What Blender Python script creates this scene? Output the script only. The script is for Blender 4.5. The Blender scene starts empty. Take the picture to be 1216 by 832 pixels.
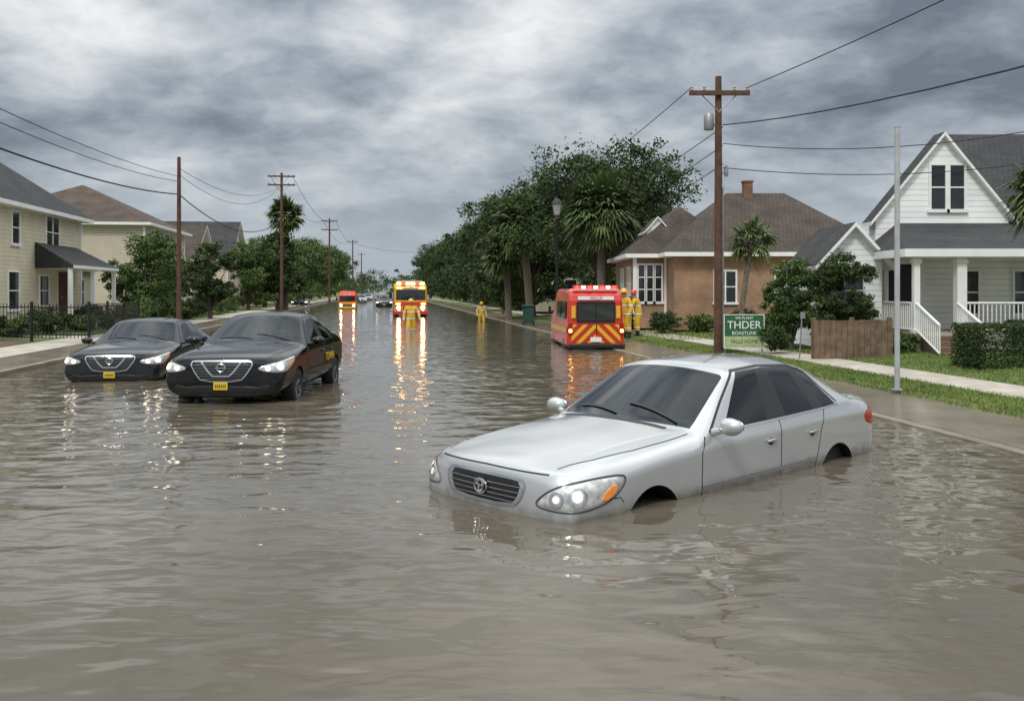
import bpy, bmesh, math, random
import numpy as np
from mathutils import Vector, Matrix
from mathutils.bvhtree import BVHTree
from mathutils.kdtree import KDTree
random.seed(7); rng=np.random.default_rng(7)
scene=bpy.context.scene; col=scene.collection
R=math.radians
TH=R(7.92); cs,sn=math.cos(TH),math.sin(TH)
def S(a,b,z=0): return Vector((b*cs-a*sn, b*sn+a*cs, z))
scene.view_settings.view_transform='Standard'
try: scene.view_settings.look='None'
except Exception: pass
scene.view_settings.exposure=0

# ------------------------------------------------------------------ materials
def N(nt,t,**k):
    n=nt.nodes.new(t)
    for a,b in k.items(): setattr(n,a,b)
    return n
def mat(name,color,rough=.6,metal=0,coat=0,emis=None,estr=0,var=.15,nscale=4,bump=0,bscale=40,spec=None,color2=None):
    m=bpy.data.materials.new(name); m.use_nodes=True; nt=m.node_tree; p=nt.nodes['Principled BSDF']
    c=(*color,1); p.inputs['Roughness'].default_value=rough; p.inputs['Metallic'].default_value=metal
    p.inputs['Coat Weight'].default_value=coat
    if coat: p.inputs['Coat Roughness'].default_value=.04
    if spec is not None: p.inputs['Specular IOR Level'].default_value=spec
    tc=N(nt,'ShaderNodeTexCoord')
    if var>0 or color2:
        no=N(nt,'ShaderNodeTexNoise'); no.inputs['Scale'].default_value=nscale; no.inputs['Detail'].default_value=4
        nt.links.new(tc.outputs['Object'],no.inputs['Vector'])
        r=N(nt,'ShaderNodeValToRGB'); e=r.color_ramp.elements
        e[0].position=.32; e[1].position=.68
        c2=color2 if color2 else tuple(min(1,x*(1+var)) for x in color)
        c1=color if color2 else tuple(x*(1-var) for x in color)
        e[0].color=(*c1,1); e[1].color=(*c2,1)
        nt.links.new(no.outputs['Fac'],r.inputs['Fac']); nt.links.new(r.outputs['Color'],p.inputs['Base Color'])
    else: p.inputs['Base Color'].default_value=c
    if emis: p.inputs['Emission Color'].default_value=(*emis,1); p.inputs['Emission Strength'].default_value=estr
    if bump:
        n2=N(nt,'ShaderNodeTexNoise'); n2.inputs['Scale'].default_value=bscale; n2.inputs['Detail'].default_value=4
        b=N(nt,'ShaderNodeBump'); b.inputs['Strength'].default_value=bump; b.inputs['Distance'].default_value=.02
        nt.links.new(tc.outputs['Object'],n2.inputs['Vector']); nt.links.new(n2.outputs['Fac'],b.inputs['Height']); nt.links.new(b.outputs['Normal'],p.inputs['Normal'])
    return m
def dirtify(m,z0,z1,dc=(.13,.10,.07)):
    nt=m.node_tree; p=nt.nodes['Principled BSDF']; tc=N(nt,'ShaderNodeTexCoord'); sp=N(nt,'ShaderNodeSeparateXYZ'); nt.links.new(tc.outputs['Object'],sp.inputs[0])
    no=N(nt,'ShaderNodeTexNoise'); no.inputs['Scale'].default_value=9; no.inputs['Detail'].default_value=5; nt.links.new(tc.outputs['Object'],no.inputs['Vector'])
    a=N(nt,'ShaderNodeMath',operation='MULTIPLY_ADD'); a.inputs[1].default_value=.16; nt.links.new(no.outputs['Fac'],a.inputs[0]); nt.links.new(sp.outputs['Z'],a.inputs[2])
    mr=N(nt,'ShaderNodeMapRange',interpolation_type='SMOOTHSTEP'); mr.inputs['From Min'].default_value=z0+.08; mr.inputs['From Max'].default_value=z1+.08; mr.inputs['To Min'].default_value=.75; mr.inputs['To Max'].default_value=0; nt.links.new(a.outputs[0],mr.inputs['Value'])
    mx=N(nt,'ShaderNodeMix',data_type='RGBA'); nt.links.new(mr.outputs['Result'],mx.inputs['Factor']); nt.links.new(p.inputs['Base Color'].links[0].from_socket,mx.inputs['A']); mx.inputs['B'].default_value=(*dc,1); nt.links.new(mx.outputs['Result'],p.inputs['Base Color'])
    return m
def glassmat(name,tint):
    m=bpy.data.materials.new(name); m.use_nodes=True; nt=m.node_tree; nt.nodes.remove(nt.nodes['Principled BSDF']); o=nt.nodes['Material Output']
    no=N(nt,'ShaderNodeTexNoise'); no.inputs['Scale'].default_value=2; no.inputs['Detail'].default_value=1; tc=N(nt,'ShaderNodeTexCoord'); nt.links.new(tc.outputs['Object'],no.inputs['Vector'])
    r=N(nt,'ShaderNodeValToRGB'); r.color_ramp.elements[0].color=(*[t*.85 for t in tint],1); r.color_ramp.elements[1].color=(*tint,1); nt.links.new(no.outputs['Fac'],r.inputs['Fac'])
    tr=N(nt,'ShaderNodeBsdfTransparent'); nt.links.new(r.outputs['Color'],tr.inputs['Color']); gl=N(nt,'ShaderNodeBsdfGlossy'); gl.inputs['Roughness'].default_value=.02; gl.inputs['Color'].default_value=(.9,.95,1,1)
    f=N(nt,'ShaderNodeFresnel'); f.inputs['IOR'].default_value=1.5; mx=N(nt,'ShaderNodeMixShader'); nt.links.new(f.outputs[0],mx.inputs[0]); nt.links.new(tr.outputs[0],mx.inputs[1]); nt.links.new(gl.outputs[0],mx.inputs[2]); nt.links.new(mx.outputs[0],o.inputs['Surface'])
    return m
def siding(name,color,pitch=.16):
    m=mat(name,color,.6,var=.07,nscale=1.5); nt=m.node_tree; p=nt.nodes['Principled BSDF']
    tc=N(nt,'ShaderNodeTexCoord'); sp=N(nt,'ShaderNodeSeparateXYZ'); nt.links.new(tc.outputs['Object'],sp.inputs[0])
    d=N(nt,'ShaderNodeMath',operation='DIVIDE'); d.inputs[1].default_value=pitch; nt.links.new(sp.outputs['Z'],d.inputs[0])
    f=N(nt,'ShaderNodeMath',operation='FRACT'); nt.links.new(d.outputs[0],f.inputs[0])
    r=N(nt,'ShaderNodeValToRGB'); e=r.color_ramp.elements; e[0].position=0; e[0].color=(.5,.5,.5,1); e[1].position=.14; e[1].color=(1,1,1,1)
    nt.links.new(f.outputs[0],r.inputs['Fac'])
    mx=N(nt,'ShaderNodeMix',data_type='RGBA',blend_type='MULTIPLY'); mx.inputs['Factor'].default_value=1
    old=p.inputs['Base Color'].links[0].from_socket
    nt.links.new(old,mx.inputs['A']); nt.links.new(r.outputs['Color'],mx.inputs['B']); nt.links.new(mx.outputs['Result'],p.inputs['Base Color'])
    b=N(nt,'ShaderNodeBump',invert=True); b.inputs['Strength'].default_value=.6; b.inputs['Distance'].default_value=.02
    nt.links.new(f.outputs[0],b.inputs['Height']); nt.links.new(b.outputs['Normal'],p.inputs['Normal'])
    return m
def bricky(name,c1,c2,mortar,scale,bw=.5,rh=.25,ms=.015,rough=.85,zk=1.0):
    m=bpy.data.materials.new(name); m.use_nodes=True; nt=m.node_tree; p=nt.nodes['Principled BSDF']; p.inputs['Roughness'].default_value=rough
    tc=N(nt,'ShaderNodeTexCoord'); sp=N(nt,'ShaderNodeSeparateXYZ'); nt.links.new(tc.outputs['Object'],sp.inputs[0])
    ad=N(nt,'ShaderNodeMath',operation='ADD'); nt.links.new(sp.outputs['X'],ad.inputs[0]); nt.links.new(sp.outputs['Y'],ad.inputs[1])
    mu=N(nt,'ShaderNodeMath',operation='MULTIPLY'); mu.inputs[1].default_value=zk; nt.links.new(sp.outputs['Z'],mu.inputs[0])
    cb=N(nt,'ShaderNodeCombineXYZ'); nt.links.new(ad.outputs[0],cb.inputs[0]); nt.links.new(mu.outputs[0],cb.inputs[1])
    br=N(nt,'ShaderNodeTexBrick'); br.inputs['Color1'].default_value=(*c1,1); br.inputs['Color2'].default_value=(*c2,1); br.inputs['Mortar'].default_value=(*mortar,1)
    br.inputs['Scale'].default_value=scale; br.inputs['Brick Width'].default_value=bw; br.inputs['Row Height'].default_value=rh; br.inputs['Mortar Size'].default_value=ms
    nt.links.new(cb.outputs[0],br.inputs['Vector'])
    no=N(nt,'ShaderNodeTexNoise'); no.inputs['Scale'].default_value=1.3; no.inputs['Detail'].default_value=5; nt.links.new(tc.outputs['Object'],no.inputs['Vector'])
    r=N(nt,'ShaderNodeValToRGB'); r.color_ramp.elements[0].position=.3; r.color_ramp.elements[0].color=(.65,.65,.65,1); r.color_ramp.elements[1].position=.7; r.color_ramp.elements[1].color=(1.2,1.2,1.2,1)
    nt.links.new(no.outputs['Fac'],r.inputs['Fac'])
    mx=N(nt,'ShaderNodeMix',data_type='RGBA',blend_type='MULTIPLY'); mx.inputs['Factor'].default_value=1
    nt.links.new(br.outputs['Color'],mx.inputs['A']); nt.links.new(r.outputs['Color'],mx.inputs['B']); nt.links.new(mx.outputs['Result'],p.inputs['Base Color'])
    b=N(nt,'ShaderNodeBump'); b.inputs['Strength'].default_value=.5; b.inputs['Distance'].default_value=.02
    nt.links.new(br.outputs['Fac'],b.inputs['Height']); b.invert=True; nt.links.new(b.outputs['Normal'],p.inputs['Normal'])
    return m
def leafmat(name,dark,light):
    m=bpy.data.materials.new(name); m.use_nodes=True; nt=m.node_tree; p=nt.nodes['Principled BSDF']; p.inputs['Roughness'].default_value=.6
    p.inputs['Specular IOR Level'].default_value=.22
    g=N(nt,'ShaderNodeNewGeometry'); tc=N(nt,'ShaderNodeTexCoord'); no=N(nt,'ShaderNodeTexNoise'); no.inputs['Scale'].default_value=.9; no.inputs['Detail'].default_value=2
    nt.links.new(tc.outputs['Object'],no.inputs['Vector'])
    a=N(nt,'ShaderNodeMath',operation='MULTIPLY_ADD'); a.inputs[1].default_value=.35; nt.links.new(g.outputs['Random Per Island'],a.inputs[0])
    b=N(nt,'ShaderNodeMath',operation='MULTIPLY_ADD'); b.inputs[1].default_value=1.5; b.inputs[2].default_value=-.42; nt.links.new(no.outputs['Fac'],b.inputs[0]); nt.links.new(b.outputs[0],a.inputs[2])
    r=N(nt,'ShaderNodeValToRGB'); r.color_ramp.elements[0].color=(*dark,1); r.color_ramp.elements[1].color=(*light,1)
    nt.links.new(a.outputs[0],r.inputs['Fac']); nt.links.new(r.outputs['Color'],p.inputs['Base Color'])
    return m
M={}
M['leaf']=leafmat('foliage_dark',(.018,.034,.012),(.085,.125,.038))
M['leaf2']=leafmat('foliage_mid',(.035,.065,.02),(.145,.21,.06))
M['palm']=leafmat('palm_frond',(.05,.085,.027),(.18,.235,.085))
M['grassb']=leafmat('grass_blade',(.09,.14,.032),(.24,.30,.09))
M['bark']=mat('bark',(.09,.07,.055),.9,var=.35,nscale=8,bump=.8,bscale=20)
M['palmbark']=mat('palm_bark',(.15,.125,.095),.9,var=.3,nscale=10,bump=.8,bscale=15)
M['wood']=mat('pole_wood',(.105,.052,.032),.85,var=.3,nscale=6,bump=.4,bscale=30)
M['metal']=mat('grey_metal',(.3,.31,.32),.45,metal=.6)
M['darkmetal']=mat('dark_metal',(.02,.021,.022),.5,metal=.3)
M['white']=mat('white_paint',(.86,.86,.84),.5,var=.04,nscale=3)
M['whitepost']=mat('pale_painted_metal',(.42,.43,.44),.5,var=.15)
M['wire']=mat('black_cable',(.015,.015,.016),.7,var=0)
M['insul']=mat('ceramic',(.35,.34,.32),.3)
M['glass']=mat('dark_window_glass',(.02,.024,.028),.04,var=.2,nscale=1,spec=.8)
M['concrete']=mat('concrete',(.42,.38,.32),.85,var=.2,nscale=2.5,bump=.3,bscale=60)
M['step']=mat('brown_painted_steps',(.17,.11,.075),.7,var=.2)
M['kerb']=mat('kerb_concrete',(.17,.14,.10),.6,var=.3,nscale=1.5,bump=.3,bscale=40,color2=(.27,.23,.17))
M['asphalt']=mat('asphalt',(.05,.048,.045),.8)
M['dirt']=mat('wet_silt',(.13,.105,.075),.22,var=.3,nscale=1.2,bump=.25,bscale=12,color2=(.22,.185,.135))
M['grass']=mat('lawn',(.075,.115,.03),.9,nscale=1.4,bump=.8,bscale=50,color2=(.17,.20,.06))
M['mulch']=mat('mulch',(.12,.085,.058),.95,var=.3,nscale=8,bump=.8,bscale=40)
M['fencewood']=mat('fence_wood',(.17,.115,.075),.85,var=.35,nscale=5,bump=.3)
M['sid_white']=siding('white_siding',(.88,.88,.87))
M['sid_cream']=siding('cream_siding',(.66,.59,.44))
M['sid_tan']=siding('tan_siding',(.56,.49,.385))
M['sid_brown']=bricky('brown_brick',(.36,.205,.12),(.43,.26,.16),(.36,.28,.21),4.5)
M['brick']=bricky('chimney_brick',(.25,.09,.06),(.3,.12,.08),(.3,.27,.24),5)
M['shingle_dark']=bricky('dark_shingles',(.033,.034,.038),(.056,.056,.06),(.02,.02,.021),3,.5,.22,.03,.85,1.6)
M['shingle_brown']=bricky('brown_shingles',(.065,.048,.038),(.10,.075,.058),(.03,.023,.018),3,.5,.22,.03,.85,1.6)
M['shingle_red']=bricky('reddish_shingles',(.09,.062,.048),(.12,.083,.065),(.045,.03,.023),3,.5,.22,.03,.85,1.6)
M['door']=mat('dark_red_door',(.10,.025,.02),.5)
M['red']=mat('red_enamel',(.62,.035,.02),.3,coat=.6,var=.08)
M['yellow']=mat('yellow_enamel',(.78,.45,.03),.35,coat=.4,var=.08)
M['orange']=mat('orange_enamel',(.7,.10,.02),.35,coat=.4,var=.08)
M['rubber']=mat('tyre_rubber',(.018,.018,.018),.8,var=.2)
M['chrome']=mat('chrome',(.6,.61,.63),.15,metal=1,var=0)
M['rim']=mat('alloy',(.22,.22,.23),.4,metal=.8,var=.2)
M['black']=mat('black_trim',(.012,.012,.013),.4,var=0)
M['seam']=mat('panel_gap',(.02,.02,.02),.8,var=0)
M['well']=mat('wheel_well',(.008,.008,.008),.9,var=0)
M['amber']=mat('amber_lens',(.75,.24,.04),.12,emis=(1,.3,.03),estr=.08,var=.15,nscale=40)
M['lampglass']=mat('lamp_reflector',(.60,.60,.58),.14,metal=.45,coat=1,var=.3,nscale=18)
M['lampwarm']=mat('lit_warm_lamp',(1,.9,.7),.2,emis=(1,.72,.38),estr=45,var=0)
M['beacon']=mat('lit_beacon',(1,.6,.1),.2,emis=(1,.5,.08),estr=14,var=0)
M['beaconred']=mat('red_beacon',(.9,.05,.03),.2,emis=(1,.06,.03),estr=3,var=0)
M['beaconwhite']=mat('white_strobe',(1,1,1),.2,emis=(1,.9,.85),estr=2.5,var=0)
M['taillens']=mat('tail_lens',(.28,.008,.008),.15,emis=(1,.03,.02),estr=.05,var=0)
M['plate']=mat('yellow_plate',(.75,.5,.03),.5,var=.05)
M['signgreen']=mat('green_sign_face',(.025,.12,.045),.5,var=.12,nscale=6)
M['signpale']=mat('pale_sign_face',(.42,.50,.26),.5,var=.15,nscale=9)
M['binplastic']=mat('green_plastic',(.02,.07,.06),.5)
M['skin']=mat('skin',(.35,.2,.14),.6)
M['cabin']=mat('dark_cabin_trim',(.035,.035,.037),.7,var=.2)
M['seat']=mat('grey_seat_cloth',(.10,.10,.10),.85,var=.2,nscale=8)
M['wind']=glassmat('windscreen_glass',(.42,.47,.46))
M['sidew']=glassmat('tinted_side_glass',(.07,.075,.075))
def gear(name):
    m=bpy.data.materials.new(name); m.use_nodes=True; nt=m.node_tree; p=nt.nodes['Principled BSDF']; p.inputs['Roughness'].default_value=.8
    tc=N(nt,'ShaderNodeTexCoord'); sp=N(nt,'ShaderNodeSeparateXYZ'); nt.links.new(tc.outputs['Object'],sp.inputs[0])
    d=N(nt,'ShaderNodeMath',operation='DIVIDE'); d.inputs[1].default_value=2; nt.links.new(sp.outputs['Z'],d.inputs[0])
    r=N(nt,'ShaderNodeValToRGB'); r.color_ramp.interpolation='CONSTANT'
    Y=(.66,.40,.03,1); W=(.85,.87,.82,1); O=(.35,.10,.02,1); K=(.02,.02,.02,1)
    pts=[(0,K),(.14,Y),(.18,O),(.188,W),(.212,O),(.22,Y),(.43,O),(.442,W),(.466,O),(.475,Y),(.59,O),(.598,W),(.622,O),(.63,Y)]
    e=r.color_ramp.elements; e[0].position=0; e[0].color=K; e[1].position=pts[1][0]; e[1].color=pts[1][1]
    for q,c in pts[2:]:
        x=e.new(q); x.color=c
    nt.links.new(d.outputs[0],r.inputs['Fac']); nt.links.new(r.outputs['Color'],p.inputs['Base Color'])
    return m
M['gear']=gear('turnout_gear')

# ------------------------------------------------------------------ helpers
def thing(name,label,category,loc=(0,0,0),rz=0,group=None,rot=None,scale=None):
    o=bpy.data.objects.new(name,None); col.objects.link(o); o.location=loc
    o.rotation_euler=rot if rot else (0,0,rz)
    if scale: o.scale=scale
    o.empty_display_size=.3; o['label']=label; o['category']=category
    if group: o['group']=group
    return o
def link(name,me,parent=None,loc=None,rot=None,label=None):
    o=bpy.data.objects.new(name,me); col.objects.link(o)
    if parent: o.parent=parent
    if loc is not None: o.location=loc
    if rot is not None: o.rotation_euler=rot
    if label: o['label']=label
    return o
class MB:
    def __init__(s): s.v=[]; s.f=[]; s.m=[]
    def add(s,vs,fs,m=0):
        k=len(s.v); s.v+= [tuple(v) for v in vs]; s.f+=[[i+k for i in f] for f in fs]; s.m+=[m]*len(fs); return s
    def box(s,cx,cy,cz,sx,sy,sz,m=0,rz=0,ry=0):
        M4=Matrix.Translation((cx,cy,cz))@Matrix.Rotation(rz,4,'Z')@Matrix.Rotation(ry,4,'Y')
        vs=[M4@Vector((x*sx/2,y*sy/2,z*sz/2)) for x in(-1,1) for y in(-1,1) for z in(-1,1)]
        return s.add(vs,[(0,1,3,2),(4,6,7,5),(0,4,5,1),(2,3,7,6),(0,2,6,4),(1,5,7,3)],m)
    def bx(s,x0,x1,y0,y1,z0,z1,m=0): return s.box((x0+x1)/2,(y0+y1)/2,(z0+z1)/2,x1-x0,y1-y0,z1-z0,m)
    def tube(s,path,rad,n=8,m=0,closed=False,caps=True):
        P=[Vector(p) for p in path]; L=len(P)
        rs=rad if isinstance(rad,(list,tuple)) else [rad]*L
        vs=[];fs=[]
        for i,p in enumerate(P):
            if closed: t=P[(i+1)%L]-P[i-1]
            else: t=P[min(i+1,L-1)]-P[max(i-1,0)]
            t=t.normalized(); up=Vector((0,0,1)) if abs(t.z)<.9 else Vector((1,0,0))
            a=t.cross(up).normalized(); b=t.cross(a).normalized()
            for k in range(n):
                q=2*math.pi*k/n; vs.append(p+(a*math.cos(q)+b*math.sin(q))*rs[i])
        for i in range(L if closed else L-1):
            j=(i+1)%L
            for k in range(n): fs.append((i*n+k,i*n+(k+1)%n,j*n+(k+1)%n,j*n+k))
        if caps and not closed: fs.append(tuple(range(n))[::-1]); fs.append(tuple((L-1)*n+k for k in range(n)))
        return s.add(vs,fs,m)
    def lathe(s,prof,axis='Z',c=(0,0,0),n=24,m=0):
        vs=[];fs=[];c=Vector(c);L=len(prof)
        for (r,h) in prof:
            for k in range(n):
                q=2*math.pi*k/n; x,y=r*math.cos(q),r*math.sin(q)
                v=Vector((x,y,h)) if axis=='Z' else (Vector((x,h,y)) if axis=='Y' else Vector((h,x,y)))
                vs.append(c+v)
        for i in range(L-1):
            for k in range(n): fs.append((i*n+k,i*n+(k+1)%n,(i+1)*n+(k+1)%n,(i+1)*n+k))
        return s.add(vs,fs,m)
    def ell(s,c,r,m=0,nu=16,nv=10):
        prof=[(math.sin(math.pi*i/nv)+1e-4,-math.cos(math.pi*i/nv)) for i in range(nv+1)]
        k=len(s.v); s.lathe(prof,'Z',(0,0,0),nu,m)
        for i in range(k,len(s.v)):
            v=s.v[i]; s.v[i]=(c[0]+v[0]*r[0],c[1]+v[1]*r[1],c[2]+v[2]*r[2])
        return s
    def mesh(s,name,mats,smooth=False):
        me=bpy.data.meshes.new(name); me.from_pydata(s.v,[],s.f)
        for mm in mats: me.materials.append(mm)
        me.polygons.foreach_set('material_index',s.m)
        bm=bmesh.new(); bm.from_mesh(me); bmesh.ops.recalc_face_normals(bm,faces=bm.faces); bm.to_mesh(me); bm.free()
        if smooth:
            me.polygons.foreach_set('use_smooth',[True]*len(me.polygons))
            try: me.set_sharp_from_angle(angle=R(40))
            except Exception: pass
        me.update(); return me
    def obj(s,name,mats,parent=None,loc=None,rot=None,smooth=False,bevel=0,label=None):
        o=link(name,s.mesh(name,mats,smooth),parent,loc,rot,label)
        if bevel:
            b=o.modifiers.new('Bevel','BEVEL'); b.width=bevel; b.segments=2; b.limit_method='ANGLE'; b.angle_limit=R(40)
        return o
def copy_thing(src,loc,rz,scale=None,label=None,name=None):
    o=src.copy(); col.objects.link(o); o.location=loc; o.rotation_euler=(0,0,rz)
    if scale: o.scale=scale
    if label: o['label']=label
    def rec(a,b):
        for c in list(a.children):
            d=c.copy(); col.objects.link(d); d.parent=b; rec(c,d)
    rec(src,o); return o
def quadcloud(name,V,mats):
    n=len(V)//4; me=bpy.data.meshes.new(name); me.vertices.add(4*n); me.loops.add(4*n); me.polygons.add(n)
    me.vertices.foreach_set('co',V.astype(np.float32).ravel()); me.loops.foreach_set('vertex_index',np.arange(4*n,dtype=np.int32))
    me.polygons.foreach_set('loop_start',np.arange(0,4*n,4,dtype=np.int32)); 
    for m in mats: me.materials.append(m)
    me.update(calc_edges=True); me.validate(); return me
def leaves(C,size):
    n=len(C); u=rng.normal(size=(n,3)); u/=np.linalg.norm(u,axis=1)[:,None]; w=rng.normal(size=(n,3)); v=np.cross(u,w); v/=np.linalg.norm(v,axis=1)[:,None]
    s=(size*rng.uniform(.6,1.3,n))[:,None]
    V=np.stack([C+u*s,C+v*s*.5,C-u*s,C-v*s*.5],axis=1).reshape(-1,3); return V
def crown_points(blobs,n,cl=60):
    out=[]; vol=sum(b[3]*b[4] for b in blobs)
    for b in blobs:
        k=int(n*b[3]*b[4]/vol); nc=max(4,k//cl)
        d=rng.normal(size=(nc,3)); d/=np.linalg.norm(d,axis=1)[:,None]; d*=rng.uniform(.35,1.08,nc)[:,None]**.6
        c=np.array(b[:3])+d*np.array(b[3:6])
        rad=rng.uniform(.10,.24,nc)*min(b[3:6])
        idx=np.repeat(np.arange(nc),cl); p=c[idx]+rng.normal(size=(len(idx),3))*rad[idx][:,None]*np.array([1.2,1.2,.7])
        out.append(p)
    return np.concatenate(out)
def tree(label,loc,H,rad,n=14000,leaf=.11,ml='leaf',trunk_r=.22,name='oak_tree',seed=1,base=.35,nb=9,flat=1.0,group=None,category='tree',skirt=0):
    rs=random.Random(seed); t=thing(name,label,category,loc,group=group)
    blobs=[]
    for i in range(nb):
        q=2*math.pi*i/nb+rs.uniform(-.4,.4); rr=rad*rs.uniform(.35,.68); z=H*base+ (H*(1-base))*rs.uniform(.22,.8)
        r=rad*rs.uniform(.34,.5); blobs.append((math.cos(q)*rr,math.sin(q)*rr,z,r,r,r*rs.uniform(.6,.85)*flat))
    for i in range(skirt):
        q=2*math.pi*i/skirt+rs.uniform(-.3,.3); r=rad*.36; blobs.append((math.cos(q)*rad*.55,math.sin(q)*rad*.55,H*.17,r,r,r*.75))
    blobs.append((0,0,H-rad*.42,rad*.5,rad*.5,rad*.4)); blobs.append((rs.uniform(-.3,.3)*rad,0,H*(base+.35*(1-base)),rad*.5,rad*.5,rad*.4))
    P=crown_points(blobs,n); 
    link('crown',quadcloud('crown',leaves(P,leaf),[M[ml]]),t)
    mb=MB(); fork=H*max(base,.12)*.75
    mb.tube([(0,0,-.3),(rs.uniform(-.05,.05),0,fork*.5),(0,0,fork)],[trunk_r*1.3,trunk_r,trunk_r*.85],10)
    for b in blobs:
        mid=(b[0]*.4,b[1]*.4,fork+(b[2]-fork)*.55); mb.tube([(0,0,fork-.1),mid,(b[0],b[1],b[2])],[trunk_r*.55,trunk_r*.35,trunk_r*.12],6)
    mb.obj('trunk',[M['bark']],t,smooth=True); return t
def palm(label,loc,H,r,n=42,trunk_r=.16,lean=(0,0),seed=3,name='palm_tree',leaflets=16,group=None,lw=1.0,emin=-55):
    rs=random.Random(seed); t=thing(name,label,'palm tree',loc,group=group); V=[]
    top=Vector((lean[0],lean[1],H))
    def q4(a,b,w,w2):
        d=(b-a).normalized(); s=d.cross(Vector((0,0,1)))
        if s.length<.1: s=Vector((1,0,0))
        s.normalize(); V.extend([a-s*w,a+s*w,b+s*w2,b-s*w2])
    for i in range(n):
        az=rs.uniform(0,2*math.pi); el=math.asin(rs.uniform(math.sin(R(emin)),1)); d=Vector((math.cos(az)*math.cos(el),math.sin(az)*math.cos(el),math.sin(el)))
        pl=r*rs.uniform(.32,.58); c=top+d*pl; q4(top,c,.02,.012)
        side=d.cross(Vector((0,0,1))).normalized(); nn=side.cross(d).normalized()
        for k in range(leaflets):
            f=(k/(leaflets-1)-.5)*R(220); dd=(d*math.cos(f)+side*math.sin(f)+nn*rs.uniform(-.18,.18)).normalized()
            L=r*rs.uniform(.34,.48)*(1-.25*abs(f)/2); m1=c+dd*L*.55+nn*.02; e=c+dd*L-Vector((0,0,1))*L*rs.uniform(.05,.35)
            q4(c,m1,.018*lw,.048*lw); q4(m1,e,.048*lw,.006)
    link('crown',quadcloud('crown',np.array([tuple(v) for v in V]),[M['palm']]),t)
    mb=MB(); k=10; pts=[(lean[0]*(i/k)**1.5,lean[1]*(i/k)**1.5,-.3+(H+.3)*i/k) for i in range(k+1)]
    mb.tube(pts,[trunk_r*(1.25 if i==0 else 1+.08*(i%2)) for i in range(k+1)],10)
    for i in range(30):
        z=H-rs.uniform(.05,.9); a=rs.uniform(0,6.28); x,y=lean[0]*(z/H)**1.5,lean[1]*(z/H)**1.5
        mb.tube([(x,y,z-.1),(x+math.cos(a)*trunk_r*1.9,y+math.sin(a)*trunk_r*1.9,z+.15)],[.04,.015],5)
    mb.obj('trunk',[M['palmbark']],t,smooth=True); return t
def bush(label,loc,rx,ry,rz,n=5000,leaf=.05,ml='leaf2',name='bush',category='bush',box=False,group=None):
    if box:
        P=rng.uniform(-1,1,(n,3)); f=rng.integers(0,3,n); sg=rng.choice([-1,1],n); P[np.arange(n),f]=sg*rng.uniform(.82,1.03,n); P=P*np.array([rx,ry,rz/2])+np.array([0,0,rz/2])
    else:
        bl=[(random.uniform(-.45,.45)*rx,random.uniform(-.45,.45)*ry,rz*random.uniform(.35,.68),rx*.5,ry*.5,rz*.35) for _ in range(8)]; P=crown_points(bl,n,40); P[:,2]=np.abs(P[:,2])
    o=link(name,quadcloud(name,leaves(P,leaf),[M[ml]]),None,loc); o['label']=label; o['category']=category
    if group: o['group']=group
    return o

# ------------------------------------------------------------------ world
w=bpy.data.worlds.new('World'); scene.world=w; w.use_nodes=True; nt=w.node_tree; nt.nodes.clear()
out=N(nt,'ShaderNodeOutputWorld'); tc=N(nt,'ShaderNodeTexCoord'); sp=N(nt,'ShaderNodeSeparateXYZ'); nt.links.new(tc.outputs['Generated'],sp.inputs[0])
def mth(op,a,b=None,c=None,clamp=False):
    n=N(nt,'ShaderNodeMath',operation=op,use_clamp=clamp)
    for i,x in enumerate((a,b,c)):
        if x is None: continue
        if isinstance(x,(int,float)): n.inputs[i].default_value=x
        else: nt.links.new(x,n.inputs[i])
    return n.outputs[0]
zc=mth('ADD',mth('MAXIMUM',sp.outputs['Z'],0),.36)
cb=N(nt,'ShaderNodeCombineXYZ'); nt.links.new(mth('DIVIDE',sp.outputs['X'],zc),cb.inputs[0]); nt.links.new(mth('MULTIPLY',mth('DIVIDE',sp.outputs['Y'],zc),1.15),cb.inputs[1]); cb.inputs[2].default_value=3.3
wn=N(nt,'ShaderNodeTexNoise'); wn.inputs['Scale'].default_value=4.0; wn.inputs['Detail'].default_value=3; nt.links.new(cb.outputs[0],wn.inputs['Vector'])
wv=N(nt,'ShaderNodeVectorMath',operation='SCALE'); nt.links.new(wn.outputs['Color'],wv.inputs[0]); wv.inputs['Scale'].default_value=.12
wa=N(nt,'ShaderNodeVectorMath',operation='ADD'); nt.links.new(cb.outputs[0],wa.inputs[0]); nt.links.new(wv.outputs[0],wa.inputs[1])
def noise(sc,det,ro,dist,off=0):
    mp=N(nt,'ShaderNodeMapping'); mp.inputs['Location'].default_value=(off,off*.7,off*.3); nt.links.new(wa.outputs[0],mp.inputs[0])
    n=N(nt,'ShaderNodeTexNoise'); n.inputs['Scale'].default_value=sc; n.inputs['Detail'].default_value=det; n.inputs['Roughness'].default_value=ro; n.inputs['Distortion'].default_value=dist
    nt.links.new(mp.outputs[0],n.inputs['Vector']); return n.outputs['Fac']
n1=noise(2.1,6,.52,.0,2.0); n2=noise(6.5,5,.58,.0,5.0)
nn=mth('ADD',mth('MULTIPLY',n1,.66),mth('MULTIPLY',n2,.34))
nn=mth('MULTIPLY_ADD',mth('SUBTRACT',nn,.5),1.35,.52)
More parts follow.
